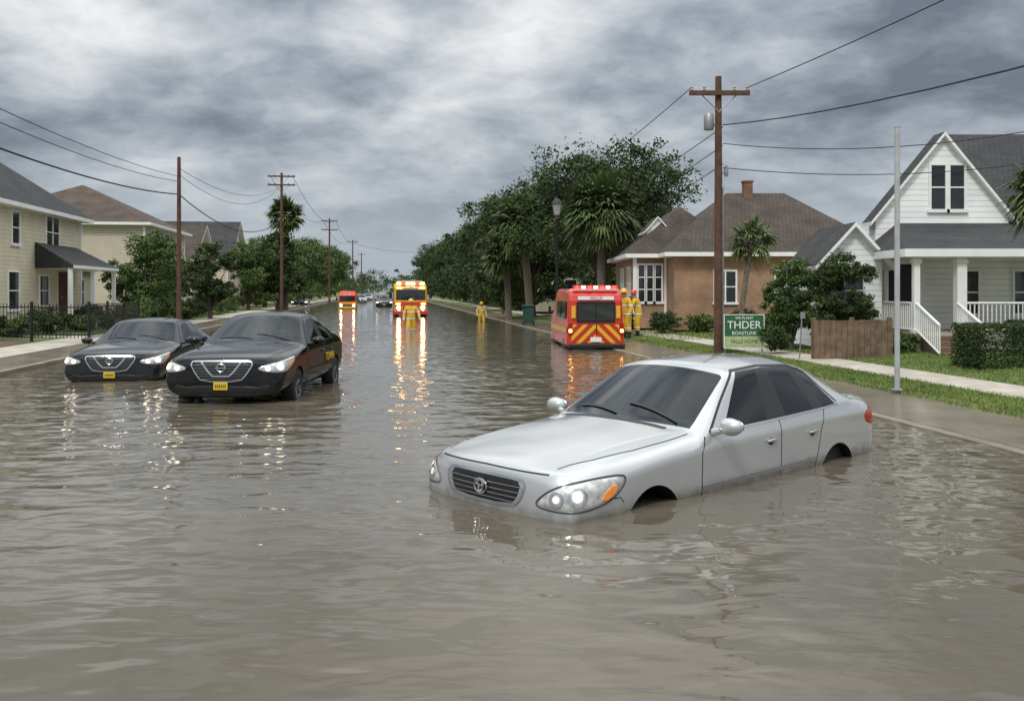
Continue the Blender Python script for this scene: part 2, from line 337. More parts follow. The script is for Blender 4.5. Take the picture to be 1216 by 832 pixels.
def patch(u,v,sig,amp):
    global nn
    d=Vector(((u-608)/1100,1,(345-v)/1100)).normalized()
    dp=N(nt,'ShaderNodeVectorMath',operation='DOT_PRODUCT'); nt.links.new(tc.outputs['Generated'],dp.inputs[0]); dp.inputs[1].default_value=d
    mr=N(nt,'ShaderNodeMapRange',interpolation_type='SMOOTHSTEP'); mr.inputs['From Min'].default_value=math.cos(sig*1.6); mr.inputs['From Max'].default_value=1; mr.inputs['To Max'].default_value=amp
    nt.links.new(dp.outputs['Value'],mr.inputs['Value']); nn=mth('ADD',nn,mr.outputs['Result'])
patch(50,-5,.07,.15); patch(430,30,.035,.13); patch(1130,95,.14,-.12); patch(1170,185,.07,.10); patch(740,0,.18,.08); patch(340,95,.09,-.08); patch(90,170,.10,-.04)
rmp=N(nt,'ShaderNodeValToRGB'); e=rmp.color_ramp.elements
e[0].position=.30; e[0].color=(.165,.195,.245,1); e[1].position=.78; e[1].color=(.93,.94,.95,1)
x=e.new(.41); x.color=(.27,.31,.365,1); x=e.new(.50); x.color=(.40,.445,.50,1); x=e.new(.60); x.color=(.57,.61,.65,1)
nt.links.new(nn,rmp.inputs['Fac'])
hz=N(nt,'ShaderNodeMapRange',interpolation_type='SMOOTHSTEP'); hz.inputs['From Min'].default_value=.0; hz.inputs['From Max'].default_value=.18; hz.inputs['To Min'].default_value=.88; hz.inputs['To Max'].default_value=0
nt.links.new(sp.outputs['Z'],hz.inputs['Value'])
mx=N(nt,'ShaderNodeMix',data_type='RGBA'); nt.links.new(hz.outputs['Result'],mx.inputs['Factor']); nt.links.new(rmp.outputs['Color'],mx.inputs['A']); mx.inputs['B'].default_value=(.47,.53,.59,1)
zb=N(nt,'ShaderNodeMapRange',interpolation_type='SMOOTHSTEP'); zb.inputs['From Min'].default_value=.30; zb.inputs['From Max'].default_value=.8; zb.inputs['To Min'].default_value=1; zb.inputs['To Max'].default_value=3.6  # extra sky strength overhead, above the camera's view, added to brighten the scene
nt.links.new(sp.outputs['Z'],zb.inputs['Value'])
wt=N(nt,'ShaderNodeMix',data_type='RGBA',blend_type='MULTIPLY'); wt.inputs['B'].default_value=(1,.965,.90,1)
wz=N(nt,'ShaderNodeMapRange'); wz.inputs['From Min'].default_value=.3; wz.inputs['From Max'].default_value=.6; nt.links.new(sp.outputs['Z'],wz.inputs['Value']); nt.links.new(wz.outputs['Result'],wt.inputs['Factor']); nt.links.new(mx.outputs['Result'],wt.inputs['A'])
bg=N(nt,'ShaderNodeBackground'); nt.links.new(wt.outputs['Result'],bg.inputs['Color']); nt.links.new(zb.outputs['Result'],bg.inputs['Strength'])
sky=N(nt,'ShaderNodeTexSky',sky_type='NISHITA'); sky.sun_disc=False; sky.sun_elevation=R(50); sky.sun_rotation=R(200); sky.air_density=1.5; sky.dust_density=3
bg2=N(nt,'ShaderNodeBackground'); nt.links.new(sky.outputs[0],bg2.inputs['Color']); bg2.inputs['Strength'].default_value=.07
ms=N(nt,'ShaderNodeMixShader'); ms.inputs[0].default_value=.93; nt.links.new(bg2.outputs[0],ms.inputs[1]); nt.links.new(bg.outputs[0],ms.inputs[2]); nt.links.new(ms.outputs[0],out.inputs['Surface'])
sl=bpy.data.lights.new('sun','SUN'); sl.energy=1.5; sl.angle=R(12); sl.color=(1,.96,.89); so=bpy.data.objects.new('sun',sl); col.objects.link(so)
sd=Vector((math.sin(R(200))*math.cos(R(50)),math.cos(R(200))*math.cos(R(50)),math.sin(R(50)))); so.rotation_euler=sd.to_track_quat('Z','Y').to_euler(); so.location=(0,0,30)

# ------------------------------------------------------------------ camera
cd=bpy.data.cameras.new('camera'); cam=bpy.data.objects.new('camera',cd); col.objects.link(cam); scene.camera=cam
cam.location=(0,0,1.8); cam.rotation_euler=(R(90),0,0); cd.sensor_width=36; cd.lens=36*1100/1216; cd.shift_y=-71/1216; cd.clip_end=8000; cd.clip_start=.05

# ------------------------------------------------------------------ ground
GB=[-1500,-60,-30,-14,-9.3,-8.15,-8.13,-7.98,-7.97,6.99,7.0,7.14,8.8,8.86,11,16,40,1500]
GZ=[.9,.6,.42,.26,.14,.09,.03,.0,-.35,-.35,-.02,.012,.06,.10,.15,.3,.55,.9]
def gz(b): return float(np.interp(b,GB,GZ))
AA=[-80,-20,0,20,40,80,160,320,700,3500]
def strip(name,b0,b1,a0,a1,m,dz=0,na=1):
    bs=sorted(set([b0,b1]+[b for b in GB if b0<b<b1])); As=[a0+(a1-a0)*i/na for i in range(na+1)]
    vs=[S(a,b,gz(b)+dz) for a in As for b in bs]; nb=len(bs)
    fs=[(i*nb+j,i*nb+j+1,(i+1)*nb+j+1,(i+1)*nb+j) for i in range(na) for j in range(nb-1)]
    me=bpy.data.meshes.new(name); me.from_pydata(vs,[],fs); me.materials.append(m); o=link(name,me); o['kind']='structure'; return o
vs=[S(a,b,z) for a in AA for b,z in zip(GB,GZ)]; nb=len(GB)
fs=[(i*nb+j,i*nb+j+1,(i+1)*nb+j+1,(i+1)*nb+j) for i in range(len(AA)-1) for j in range(nb-1)]
me=bpy.data.meshes.new('ground'); me.from_pydata(vs,[],fs); me.materials.append(M['grass']); o=link('ground',me); o['kind']='structure'
strip('road',-7.96,6.98,-80,900,M['asphalt'],.004)
strip('verge',7.16,8.79,-40,400,M['dirt'],.004)
strip('sidewalk',9.75,10.9,-40,300,M['concrete'],.012)
strip('verge',-9.3,-8.16,-40,300,M['dirt'],.004)
strip('sidewalk',-10.7,-9.3,-40,300,M['concrete'],.012)
strip('path',-14,-10.72,33.5,35,M['concrete'],.01)
strip('driveway',10.92,16,26.5,29.5,M['concrete'],.012)
strip('driveway',8.88,9.74,26.5,29.5,M['concrete'],.012)
strip('flower_bed',-13.6,-10.9,20,32,M['mulch'],.01)
def kerb(b0,b1,zt,nm):
    mb=MB(); a=-40
    while a<330:
        L=3.0; p=[S(a,b0,0),S(a,b1,0),S(a+L-.012,b1,0),S(a+L-.012,b0,0)]
        vs=[(q.x,q.y,z) for q in p for z in (-.35,zt)]
        mb.add(vs,[(0,2,3,1),(2,4,5,3),(4,6,7,5),(6,0,1,7),(1,3,5,7)],0); a+=L
    o=mb.obj(nm,[M['kerb']],bevel=.015); o['kind']='structure'
kerb(-8.14,-7.95,.10,'kerb'); kerb(6.95,7.13,.022,'kerb')
def blades(name,regs):
    V=[]
    for (a0,a1,b0,b1,n,h) in regs:
        a=rng.uniform(a0,a1,n); b=rng.uniform(b0,b1,n); z=np.interp(b,GB,GZ); X=b*cs-a*sn; Y=b*sn+a*cs
        ang=rng.uniform(0,math.pi,n); w_=.006+.004*(a/20); hh=h*rng.uniform(.4,1.2,n); lx,ly=rng.normal(0,.02,n),rng.normal(0,.02,n)
        dx,dy=np.cos(ang)*w_,np.sin(ang)*w_
        P=np.stack([np.stack([X-dx,Y-dy,z],1),np.stack([X+dx,Y+dy,z],1),np.stack([X+lx+dx*.3,Y+ly+dy*.3,z+hh],1),np.stack([X+lx-dx*.3,Y+ly-dy*.3,z+hh],1)],1).reshape(-1,3); V.append(P)
    o=link(name,quadcloud(name,np.concatenate(V),[M['grassb']])); o['kind']='stuff'; return o
blades('grass',[(9,40,8.62,8.9,9000,.05),(9,30,8.87,9.74,26000,.06),(9,26,10.92,17,50000,.055),(30,60,8.87,16,26000,.07),(20,45,-18,-13.7,22000,.07),(33,70,-16,-10.8,16000,.08)])

# ------------------------------------------------------------------ water
WC=Vector((1.66,9.48)); WH=R(222)
as_=[2.0]
while as_[-1]<900: as_.append(as_[-1]+max(.034,as_[-1]*.0066))
as_=np.array([-30,-10,0,1.0]+as_); bs_=np.linspace(-7.97,6.97,340)
A,B=np.meshgrid(as_,bs_,indexing='ij'); X=B*cs-A*sn; Y=B*sn+A*cs
rw=random.Random(11); Hh=np.zeros_like(X); wx=.5*np.sin(X*.9+Y*.35+1)+.5*np.sin(Y*.8-X*.5); wy=.5*np.sin(X*.6-Y*.7+2)+.5*np.sin(Y*1.3+X*.8)
for k in range(80):
    lam=.17*(8**rw.random()); ang=rw.gauss(math.pi/2-.1,.55); kx,ky=math.cos(ang)*2*math.pi/lam,math.sin(ang)*2*math.pi/lam
    amp=.00068*(lam/.4)**.8*(rw.uniform(.5,1.3)); Hh+=amp*np.sin(kx*(X+.25*wx)+ky*(Y+.25*wy)+rw.uniform(0,6.28))
env=.7+.5*np.sin(X*.45+1.3+.6*np.sin(Y*.3))*np.sin(Y*.38+.5)
Hh*=env*np.clip(.4+.6*(Y-3.8)/7,.4,1.15)
def ringw(cx,cy,hd,hl,hw,amp,lam,dec):
    dx,dy=X-cx,Y-cy; u=dx*math.cos(hd)+dy*math.sin(hd); v=-dx*math.sin(hd)+dy*math.cos(hd)
    qx=np.maximum(np.abs(u)-hl,0); qy=np.maximum(np.abs(v)-hw,0); d=np.sqrt(qx**2+qy**2)
    th=np.arctan2(v,u); wob=.14*np.sin(5*th+1)+.10*np.sin(9*th)+.05*np.sin(14*th+2)+.10*wx+.06*wy
    return amp*np.exp(-d/dec)*np.sin(2*math.pi*(d+wob)/lam+.5)*(.7+.3*np.sin(3*th))*(d>0)*np.minimum(1,d/.05+.3)
Hh+=ringw(WC.x,WC.y,WH,1.9,.6,.0062,.36,1.5)+ringw(-4.5,17.1,R(-92),1.8,.5,.017,.55,2.6)+ringw(-8.1,20.6,R(-86),1.8,.5,.012,.5,2.0)
Hh*=1/(1+(A/38)**2)
V=np.stack([X,Y,Hh],-1).reshape(-1,3); na,nb_=X.shape; ii=(np.arange(na-1)[:,None]*nb_+np.arange(nb_-1)[None,:]).ravel()
F=np.stack([ii,ii+1,ii+nb_+1,ii+nb_],1)
me=bpy.data.meshes.new('water'); me.vertices.add(len(V)); me.vertices.foreach_set('co',V.astype(np.float32).ravel()); me.loops.add(F.size); me.loops.foreach_set('vertex_index',F.astype(np.int32).ravel())
me.polygons.add(len(F)); me.polygons.foreach_set('loop_start',np.arange(0,F.size,4,dtype=np.int32)); me.polygons.foreach_set('use_smooth',np.ones(len(F),dtype=bool)); me.update(calc_edges=True)
wm=bpy.data.materials.new('muddy_water'); wm.use_nodes=True; nt=wm.node_tree; p=nt.nodes['Principled BSDF']; p.inputs['Roughness'].default_value=.04; p.inputs['IOR'].default_value=1.38; p.inputs['Specular IOR Level'].default_value=.5
tc=N(nt,'ShaderNodeTexCoord'); no=N(nt,'ShaderNodeTexNoise'); no.inputs['Scale'].default_value=.35; no.inputs['Detail'].default_value=3; nt.links.new(tc.outputs['Object'],no.inputs['Vector'])
r=N(nt,'ShaderNodeValToRGB'); r.color_ramp.elements[0].position=.3; r.color_ramp.elements[1].position=.7; r.color_ramp.elements[0].color=(.105,.089,.065,1); r.color_ramp.elements[1].color=(.134,.114,.084,1)
nt.links.new(no.outputs['Fac'],r.inputs['Fac']); nt.links.new(r.outputs['Color'],p.inputs['Base Color'])
mp=N(nt,'ShaderNodeMapping'); mp.inputs['Rotation'].default_value=(0,0,-TH); mp.inputs['Scale'].default_value=(.6,1.25,1); nt.links.new(tc.outputs['Object'],mp.inputs[0])
b1=N(nt,'ShaderNodeTexNoise'); b1.inputs['Scale'].default_value=4.2; b1.inputs['Detail'].default_value=1.5; b1.inputs['Roughness'].default_value=.4; b1.inputs['Distortion'].default_value=.7; nt.links.new(mp.outputs[0],b1.inputs['Vector'])
b2=N(nt,'ShaderNodeTexNoise'); b2.inputs['Scale'].default_value=1.4; b2.inputs['Detail'].default_value=1; b2.inputs['Distortion'].default_value=.5; nt.links.new(mp.outputs[0],b2.inputs['Vector'])
ad=N(nt,'ShaderNodeMath',operation='MULTIPLY_ADD'); ad.inputs[1].default_value=1.2; nt.links.new(b2.outputs['Fac'],ad.inputs[0]); nt.links.new(b1.outputs['Fac'],ad.inputs[2])
sy=N(nt,'ShaderNodeSeparateXYZ'); nt.links.new(tc.outputs['Object'],sy.inputs[0]); fa=N(nt,'ShaderNodeMapRange'); fa.inputs['From Min'].default_value=4; fa.inputs['From Max'].default_value=16; fa.inputs['To Min'].default_value=.006; fa.inputs['To Max'].default_value=.018; nt.links.new(sy.outputs['Y'],fa.inputs['Value'])
bu=N(nt,'ShaderNodeBump'); bu.inputs['Strength'].default_value=1; nt.links.new(fa.outputs['Result'],bu.inputs['Distance']); nt.links.new(ad.outputs[0],bu.inputs['Height']); nt.links.new(bu.outputs['Normal'],p.inputs['Normal'])
me.materials.append(wm); o=link('water',me); o['kind']='structure'

# ------------------------------------------------------------------ cars
def low(X,y2,y3,y4,z4,zb=.18): return [(X,0,zb),(X,.6,zb),(X,y2,.26),(X,y3,.52),(X,y4,z4)]
ST=[
 [(2.42,0,.27),(2.41,.50,.27),(2.36,.76,.29),(2.30,.86,.38),(2.27,.87,.52),(2.27,.83,.68),(2.32,.69,.73),(2.38,.42,.742),(2.395,0,.745)],
 [(2.37,0,.2),(2.36,.5,.2),(2.28,.82,.25),(2.18,.90,.42),(2.15,.90,.65),(2.16,.85,.772),(2.25,.69,.815),(2.32,.42,.83),(2.34,0,.835)],
 low(1.90,.86,.915,.912,.745)+[(1.91,.845,.845),(1.95,.64,.892),(1.98,.36,.91),(2.00,0,.915)],
 low(1.45,.86,.918,.915,.79)+[(1.45,.85,.885),(1.47,.65,.938),(1.50,.34,.957),(1.50,0,.963)],
 low(1.15,.86,.92,.915,.815)+[(1.12,.855,.905),(1.12,.67,.96),(1.15,.36,.986),(1.16,0,.991)],
 low(.98,.86,.92,.918,.825)+[(.76,.85,.928),(.74,.755,.972),(.88,.40,1.010),(.92,0,1.016)],
 low(.80,.86,.92,.92,.84)+[(.66,.872,.94),(.02,.605,1.388),(.10,.33,1.44),(.12,0,1.455)],
 low(.62,.86,.922,.921,.85)+[(.58,.875,.945),(-.08,.625,1.395),(-.06,.33,1.457),(-.05,0,1.473)],
 low(-.34,.86,.925,.925,.87)+[(-.36,.887,.965),(-.44,.640,1.415),(-.42,.34,1.473),(-.42,0,1.49)],
 low(-.42,.86,.925,.925,.872)+[(-.43,.887,.967),(-.50,.640,1.415),(-.5,.34,1.472),(-.5,0,1.489)],
 low(-1.0,.86,.922,.918,.885)+[(-1.14,.879,.985),(-.98,.625,1.392),(-.94,.33,1.458),(-.94,0,1.473)],
 low(-1.07,.86,.92,.916,.885)+[(-1.19,.877,.987),(-1.04,.62,1.386),(-1.0,.33,1.453),(-1.0,0,1.468)],
 low(-1.30,.86,.918,.912,.89)+[(-1.48,.865,1.0),(-1.20,.60,1.36),(-1.14,.32,1.43),(-1.14,0,1.445)],
 low(-1.55,.86,.917,.908,.895)+[(-1.69,.85,1.012),(-1.34,.58,1.33),(-1.26,.31,1.40),(-1.24,0,1.415)],
 low(-1.85,.85,.912,.90,.90)+[(-1.86,.83,1.018),(-1.84,.70,1.05),(-1.92,.37,1.075),(-1.95,0,1.08)],
 low(-2.12,.84,.90,.885,.89)+[(-2.12,.82,1.0),(-2.12,.66,1.043),(-2.14,.35,1.068),(-2.15,0,1.073)],
 [(-2.36,0,.22),(-2.35,.5,.22),(-2.31,.79,.28),(-2.28,.86,.52),(-2.27,.84,.84),(-2.29,.77,.955),(-2.34,.61,1.01),(-2.38,.34,1.025),(-2.39,0,1.025)],
 [(-2.43,0,.30),(-2.42,.45,.30),(-2.39,.69,.34),(-2.36,.78,.52),(-2.35,.77,.77),(-2.36,.72,.88),(-2.39,.56,.93),(-2.42,.33,.95),(-2.43,0,.95)]]
def tagof(i,j):
    if i==5 and j in(6,7): return 1
    if i==13 and j in(6,7): return 2
    if j==5: return {7:5,8:8,9:6,10:8,11:7}.get(i,0)
    if j in(2,3,4):
        if i in(6,7): return 3
        if i in(8,9,10): return 4
    return 0
WR,WZ=.315,.29
def car_shell():
    bm=bmesh.new(); cl=bm.edges.layers.float.new('crease_edge'); ids={}
    for i,st in enumerate(ST):
        for j,(x,y,z) in enumerate(st):
            ids[i,j,1]=bm.verts.new((x,y,z)); ids[i,j,-1]=ids[i,j,1] if j in(0,8) else bm.verts.new((x,-y,z))
    for s in(1,-1):
        for i in range(len(ST)-1):
            for j in range(8):
                f=bm.faces.new([ids[i,j,s],ids[i,j+1,s],ids[i+1,j+1,s],ids[i+1,j,s]]); f.material_index=tagof(i,j)
        for i in(0,len(ST)-1):
            for q in((0,1,7,8),(1,2,6,7),(2,3,5,6),(3,4,5)): bm.faces.new([ids[i,k,s] for k in q])
    def cr(a,b,v):
        for s in(1,-1):
            e=bm.edges.get((ids[a[0],a[1],s],ids[b[0],b[1],s]))
            if e: e[cl]=v
    for j in(5,6,7): cr((5,j),(5,j+1),.75); cr((14,j),(14,j+1),.5)
    for j in(6,7): cr((6,j),(6,j+1),.35); cr((13,j),(13,j+1),.3)
    for i in range(5,14): cr((i,5),(i+1,5),.6)
    for i in range(1,5): cr((i,6),(i+1,6),.5)
    for i in range(5,13): cr((i,6),(i+1,6),.45)
    for i in range(2,15): cr((i,4),(i+1,4),.7)
    for i in range(3,14): cr((i,3),(i+1,3),.4)
    cr((5,6),(6,6),.6); cr((13,6),(14,6),.6)
    for j in(5,6,7): cr((16,j),(16,j+1),.5); cr((1,j),(1,j+1),.4); cr((0,j),(0,j+1),.3)
    bmesh.ops.recalc_face_normals(bm,faces=bm.faces)
    me=bpy.data.meshes.new('cage'); bm.to_mesh(me); bm.free()
    for k in range(10): me.materials.append(M['black'])
    o=bpy.data.objects.new('cage',me); col.objects.link(o)
    m=o.modifiers.new('s','SUBSURF'); m.levels=3; m.render_levels=3
    dg=bpy.context.evaluated_depsgraph_get(); smooth=bpy.data.meshes.new_from_object(o.evaluated_get(dg))
    cut=[]
    for k,(wx_,sg) in enumerate([(1.40,1),(1.40,-1),(-1.42,1),(-1.42,-1)]):
        mb=MB(); mb.lathe([(.001,.5),(.34,.5),(.34,1.2),(.001,1.2)],'Y',(wx_,0,WZ+.01),40,9)
        if sg<0: mb.v=[(a,-b,c) for a,b,c in mb.v]
        cm=mb.mesh('cut',[M['black']]*10); bmm=bmesh.new(); bmm.from_mesh(cm); bmesh.ops.remove_doubles(bmm,verts=bmm.verts,dist=.0011); bmesh.ops.recalc_face_normals(bmm,faces=bmm.faces); bmm.to_mesh(cm); bmm.free()
        co=bpy.data.objects.new('cut',cm); col.objects.link(co); cut.append(co)
        b=o.modifiers.new('b','BOOLEAN'); b.operation='DIFFERENCE'; b.object=co; b.solver='EXACT'
    dg=bpy.context.evaluated_depsgraph_get(); full=bpy.data.meshes.new_from_object(o.evaluated_get(dg))
    for c in cut+[o]: bpy.data.objects.remove(c)
    return smooth,full
SM,FULL=car_shell()
bm=bmesh.new(); bm.from_mesh(SM); BV=BVHTree.FromBMesh(bm); bm.free()
kd=KDTree(len(SM.vertices)); nrm=[v.normal.copy() for v in SM.vertices]
for v in SM.vertices: kd.insert(v.co,v.index)
kd.balance()
def split():
    groups={}
    for pl in FULL.polygons:
        t=pl.material_index; s=1 if pl.center.y>0 else -1
        key=(t,s) if t in(3,4,5,6,7,8) else (t,0)
        if t==9: key=(9,s*(1 if pl.center.x>0 else 2))
        groups.setdefault(key,[]).append(pl.index)
    outm={}
    for key,idx in groups.items():
        mp={};vs=[];fs=[]
        for i in idx:
            f=[]
            for v in FULL.polygons[i].vertices:
                if v not in mp: mp[v]=len(vs); vs.append(FULL.vertices[v].co.copy())
                f.append(mp[v])
            fs.append(f)
        me=bpy.data.meshes.new('panel'); me.from_pydata(vs,[],fs)
        if key[0]!=9:
            me.polygons.foreach_set('use_smooth',[True]*len(fs)); ns=[]
            for v in vs:
                a=Vector((0,0,0))
                for co,ix,d in kd.find_n(v,3): a+=nrm[ix]/(d+1e-4)
                ns.append(a.normalized())
            me.normals_split_custom_set_from_vertices(ns)
        outm[key]=me
    return outm
PAN=split()
def frame(kind,s=1):
    if kind=='front': return Vector((4,0,0)),Vector((0,1,0)),Vector((0,0,1)),Vector((-1,0,0))
    if kind=='rear': return Vector((-4,0,0)),Vector((0,1,0)),Vector((0,0,1)),Vector((1,0,0))
    if kind=='side': return Vector((0,3*s,0)),Vector((1,0,0)),Vector((0,0,1)),Vector((0,-s,0))
    if kind=='top': return Vector((0,0,3)),Vector((1,0,0)),Vector((0,s,0)),Vector((0,0,-1))
    if kind=='fcorner':
        D=Vector((-.75,-.66*s,0)).normalized(); U=Vector((-.66,.75*s,0)).normalized(); return Vector((2.14,.75*s,0))-D*2,U,Vector((0,0,1)),D
    if kind=='rcorner':
        D=Vector((.7,-.7*s,0)).normalized(); U=Vector((.7,.7*s,0)).normalized(); return Vector((-2.2,.74*s,0))-D*2,U,Vector((0,0,1)),D
def hit(fr,s,t,off):
    O,U,V_,D=fr; h=BV.ray_cast(O+U*s+V_*t,D)
    if h[0] is None: return None
    n=h[1]; n=n if n.dot(D)<0 else -n
    return h[0]+n*off
def dense(P,closed=True,step=.03):
    o=[];L=len(P)
    for i in range(L if closed else L-1):
        a=Vector(P[i]);b=Vector(P[(i+1)%L]);k=max(1,int((b-a).length/step))
        o+=[tuple(a.lerp(b,j/k)) for j in range(k)]
    if not closed:o.append(tuple(P[-1]))
    return o
def smoothp(P,it=2,closed=True):
    for _ in range(it):
        Q=[];L=len(P)
        for i in range(L if closed else L-1):
            a=Vector(P[i]);b=Vector(P[(i+1)%L]); Q+=[tuple(a.lerp(b,.25)),tuple(a.lerp(b,.75))]
        P=Q if closed else [P[0]]+Q+[P[-1]]
    return P
def decal(mb,fr,P,off,m=0,bulge=0,rings=6):
    P=dense(P); cx=sum(p[0] for p in P)/len(P); cy=sum(p[1] for p in P)/len(P); rows=[]
    for r in range(rings+1):
        k=1-r/rings; row=[]
        for p_ in P:
            q=hit(fr,cx+(p_[0]-cx)*k,cy+(p_[1]-cy)*k,off+bulge*(1-k*k) if r>0 else -.004)
            if q is None: return
            row.append(q)
        rows.append(row)
    n=len(P); vs=[v for row in rows for v in row]; 
    fs=[(r*n+i,r*n+(i+1)%n,(r+1)*n+(i+1)%n,(r+1)*n+i) for r in range(rings) for i in range(n)]
    mb.add(vs,fs,m)
def ribbon(mb,fr,P,wd,off,m=0,closed=False,step=.03):
    P=dense(P,closed,step); L=len(P); vs=[];ok=[]
    for i,p_ in enumerate(P):
        a=Vector(P[i-1] if (i>0 or closed) else P[i]); b=Vector(P[(i+1)%L] if (i<L-1 or closed) else P[i]); t=(b-a); t=t.normalized() if t.length>0 else Vector((1,0)); n=Vector((-t[1],t[0]))*wd/2
        q1=hit(fr,p_[0]+n[0],p_[1]+n[1],off); q2=hit(fr,p_[0]-n[0],p_[1]-n[1],off)
        if q1 is None or q2 is None: q1=q2=None
        ok.append(q1 is not None); vs+= [q1 or Vector((0,0,.5)),q2 or Vector((0,0,.5))]
    fs=[(2*i,2*i+1,2*((i+1)%L)+1,2*((i+1)%L)) for i in range(L if closed else L-1) if ok[i] and ok[(i+1)%L]]
    mb.add(vs,fs,m)
def circle(cx,cy,rx,ry=None,n=20): return [(cx+rx*math.cos(2*math.pi*i/n),cy+(ry or rx)*math.sin(2*math.pi*i/n)) for i in range(n)]
def wheel_meshes():
    mb=MB(); prof=[(.205,-.10),(.27,-.108),(.315,-.10),(.333,-.07),(.335,0),(.333,.07),(.315,.10),(.27,.108),(.205,.10)]; mb.lathe(prof,'Y',n=36); ty=mb.mesh('tyre',[M['rubber']],True)
    mb=MB(); mb.lathe([(.21,-.095),(.215,.09),(.20,.098),(.195,.07),(.19,-.09)],'Y',n=36); mb.lathe([(.001,.07),(.05,.068),(.055,.04),(.001,.03)],'Y',n=20)
    for k in range(10):
        a=2*math.pi*k/10+(.09 if k%2 else -.09); mb.tube([(math.cos(a)*.03,.055,math.sin(a)*.03),(math.cos(a)*.2,.082,math.sin(a)*.2)],[.018,.013],6)
    mb.lathe([(.001,-.02),(.15,-.02),(.15,0),(.001,0)],'Y',n=24,m=1); rm=mb.mesh('rim',[M['rim'],M['darkmetal']],True); return ty,rm
TY,RM=wheel_meshes()
def paintmesh(key,mt):
    me=PAN[key].copy(); me.materials.clear(); me.materials.append(mt)
    me.polygons.foreach_set('material_index',[0]*len(me.polygons)); return me
def car(label,loc,rz,pitch,scale,paint,style,group=None,roll=0):
    t=thing('parked_car',label,'car',loc,rot=(roll,pitch,rz),scale=scale,group=group)
    WG=M['wind']; SG=M['sidew']
    body=link('body',paintmesh((0,0),paint),t)
    link('windscreen',paintmesh((1,0),WG),t); link('rear_window',paintmesh((2,0),SG),t)
    for k in(1,-1,2,-2):
        if (9,k) in PAN: link('wheel_arch',paintmesh((9,k),M['well']),t)
    mb=MB(); mb.add([(1.0,-.80,.90),(1.0,.80,.90),(1.0,.80,.35),(1.0,-.80,.35),(-1.75,-.80,.90),(-1.75,.80,.90),(-1.75,.80,.35),(-1.75,-.80,.35)],[(0,1,2,3),(4,7,6,5),(0,3,7,4),(1,5,6,2),(3,2,6,7)]); mb.obj('cabin_lining',[M['cabin']],t)
    mb=MB(); mb.box(.62,0,.90,.50,1.5,.12); mb.box(.48,.36,.955,.22,.34,.07); mb.obj('dashboard',[M['cabin']],t,bevel=.03)
    mb=MB(); mb.box(-1.62,0,.985,.40,1.36,.05); mb.obj('parcel_shelf',[M['cabin']],t,bevel=.01)
    for s in(1,-1):
        mb=MB(); mb.box(-.20,s*.36,.56,.50,.48,.16); mb.box(-.48,s*.36,.84,.14,.48,.60,0,0,R(-14)); mb.box(-.575,s*.36,1.24,.09,.25,.18,0,0,R(-8)); mb.obj('front_seat',[M['seat']],t,bevel=.045)
    mb=MB(); mb.box(-1.12,0,.56,.48,1.25,.16); mb.box(-1.42,0,.80,.14,1.25,.46,0,0,R(-18)); 
    for s in(1,-1): mb.box(-1.48,s*.36,1.10,.09,.25,.15)
    mb.obj('rear_bench',[M['seat']],t,bevel=.045)
    mb=MB(); c_=Vector((.30,.36,.98)); ux=Vector((0,1,0)); uz=Vector((-.35,0,.94)); mb.tube([c_+ux*.185*math.cos(a)+uz*.185*math.sin(a) for a in [2*math.pi*i/24 for i in range(24)]],.016,6,0,True); mb.tube([c_-ux*.17,c_+ux*.17],.018,6); mb.tube([c_,c_+Vector((.2,0,-.1))],.03,6); mb.obj('steering_wheel',[M['black']],t,smooth=True)
    mb=MB(); mb.box(.16,0,1.33,.03,.24,.065); mb.tube([(.16,0,1.35),(.12,0,1.43)],.012); mb.obj('rear_view_mirror',[M['black']],t,bevel=.01)
    def rib(nm,mt,fr,P,wd,off,par=None):
        mb=MB(); ribbon(mb,fr,P,wd,off); mb.obj(nm,[mt],par or t)
    for s in(1,-1):
        fr=frame('side',s)
        for P in([(.70,.925),(.79,.82),(.80,.6),(.79,.27)],[(-.40,.955),(-.385,.8),(-.38,.27)],[(-1.20,.975),(-1.10,.80),(-1.04,.62),(-.99,.5),(-.96,.27)]): rib('door_seam',M['seam'],fr,P,.010,.0015)
        rib('bonnet_seam',M['seam'],frame('top',s),[(2.20,.64),(1.9,.72),(1.5,.77),(1.1,.785),(.82,.785)],.009,.0015)
        rib('boot_seam',M['seam'],frame('top',s),[(-1.86,.62),(-2.1,.66),(-2.33,.6)],.008,.0015)
        rib('bumper_seam',M['seam'],frame('side',s),[(2.20,.61),(2.0,.62),(1.80,.61),(1.765,.57)],.007,.0015)
    rib('bonnet_seam',M['seam'],frame('front'),[(-.63,.797),(0,.806),(.63,.797)],.010,.002)
    rib('windscreen_band',M['black'],frame('top',1),[(.875,-.60),(.905,-.3),(.915,0),(.905,.3),(.875,.60)],.05,.004)
    for s in(1,-1):
        d1=link('door',paintmesh((3,s),paint),t); d2=link('door',paintmesh((4,s),paint),t)
        link('window',paintmesh((5,s),SG),d1); link('window',paintmesh((6,s),SG),d2); link('quarter_window',paintmesh((7,s),SG),t); link('pillar',paintmesh((8,s),M['black']),t)
        for d,x in((d1,-.22),(d2,-.93)):
            q=hit(frame('side',s),x,.80,.018); mb=MB(); mb.ell(q,(.085,.012,.016)); mb.obj('handle',[paint if style!='white' else M['chrome']],d,smooth=True)
            mb=MB(); mb.ell(hit(frame('side',s),x,.79,.0),(.05,.006,.03),0); mb.obj('handle_recess',[M['seam']],d,smooth=True)
        fr=frame('side',s)
        rib('window_sill_trim',M['black'] if style!='white' else M['chrome'],fr,[(.60,.938),(-.4,.962),(-1.18,.982),(-1.5,.998)],.014,.004)
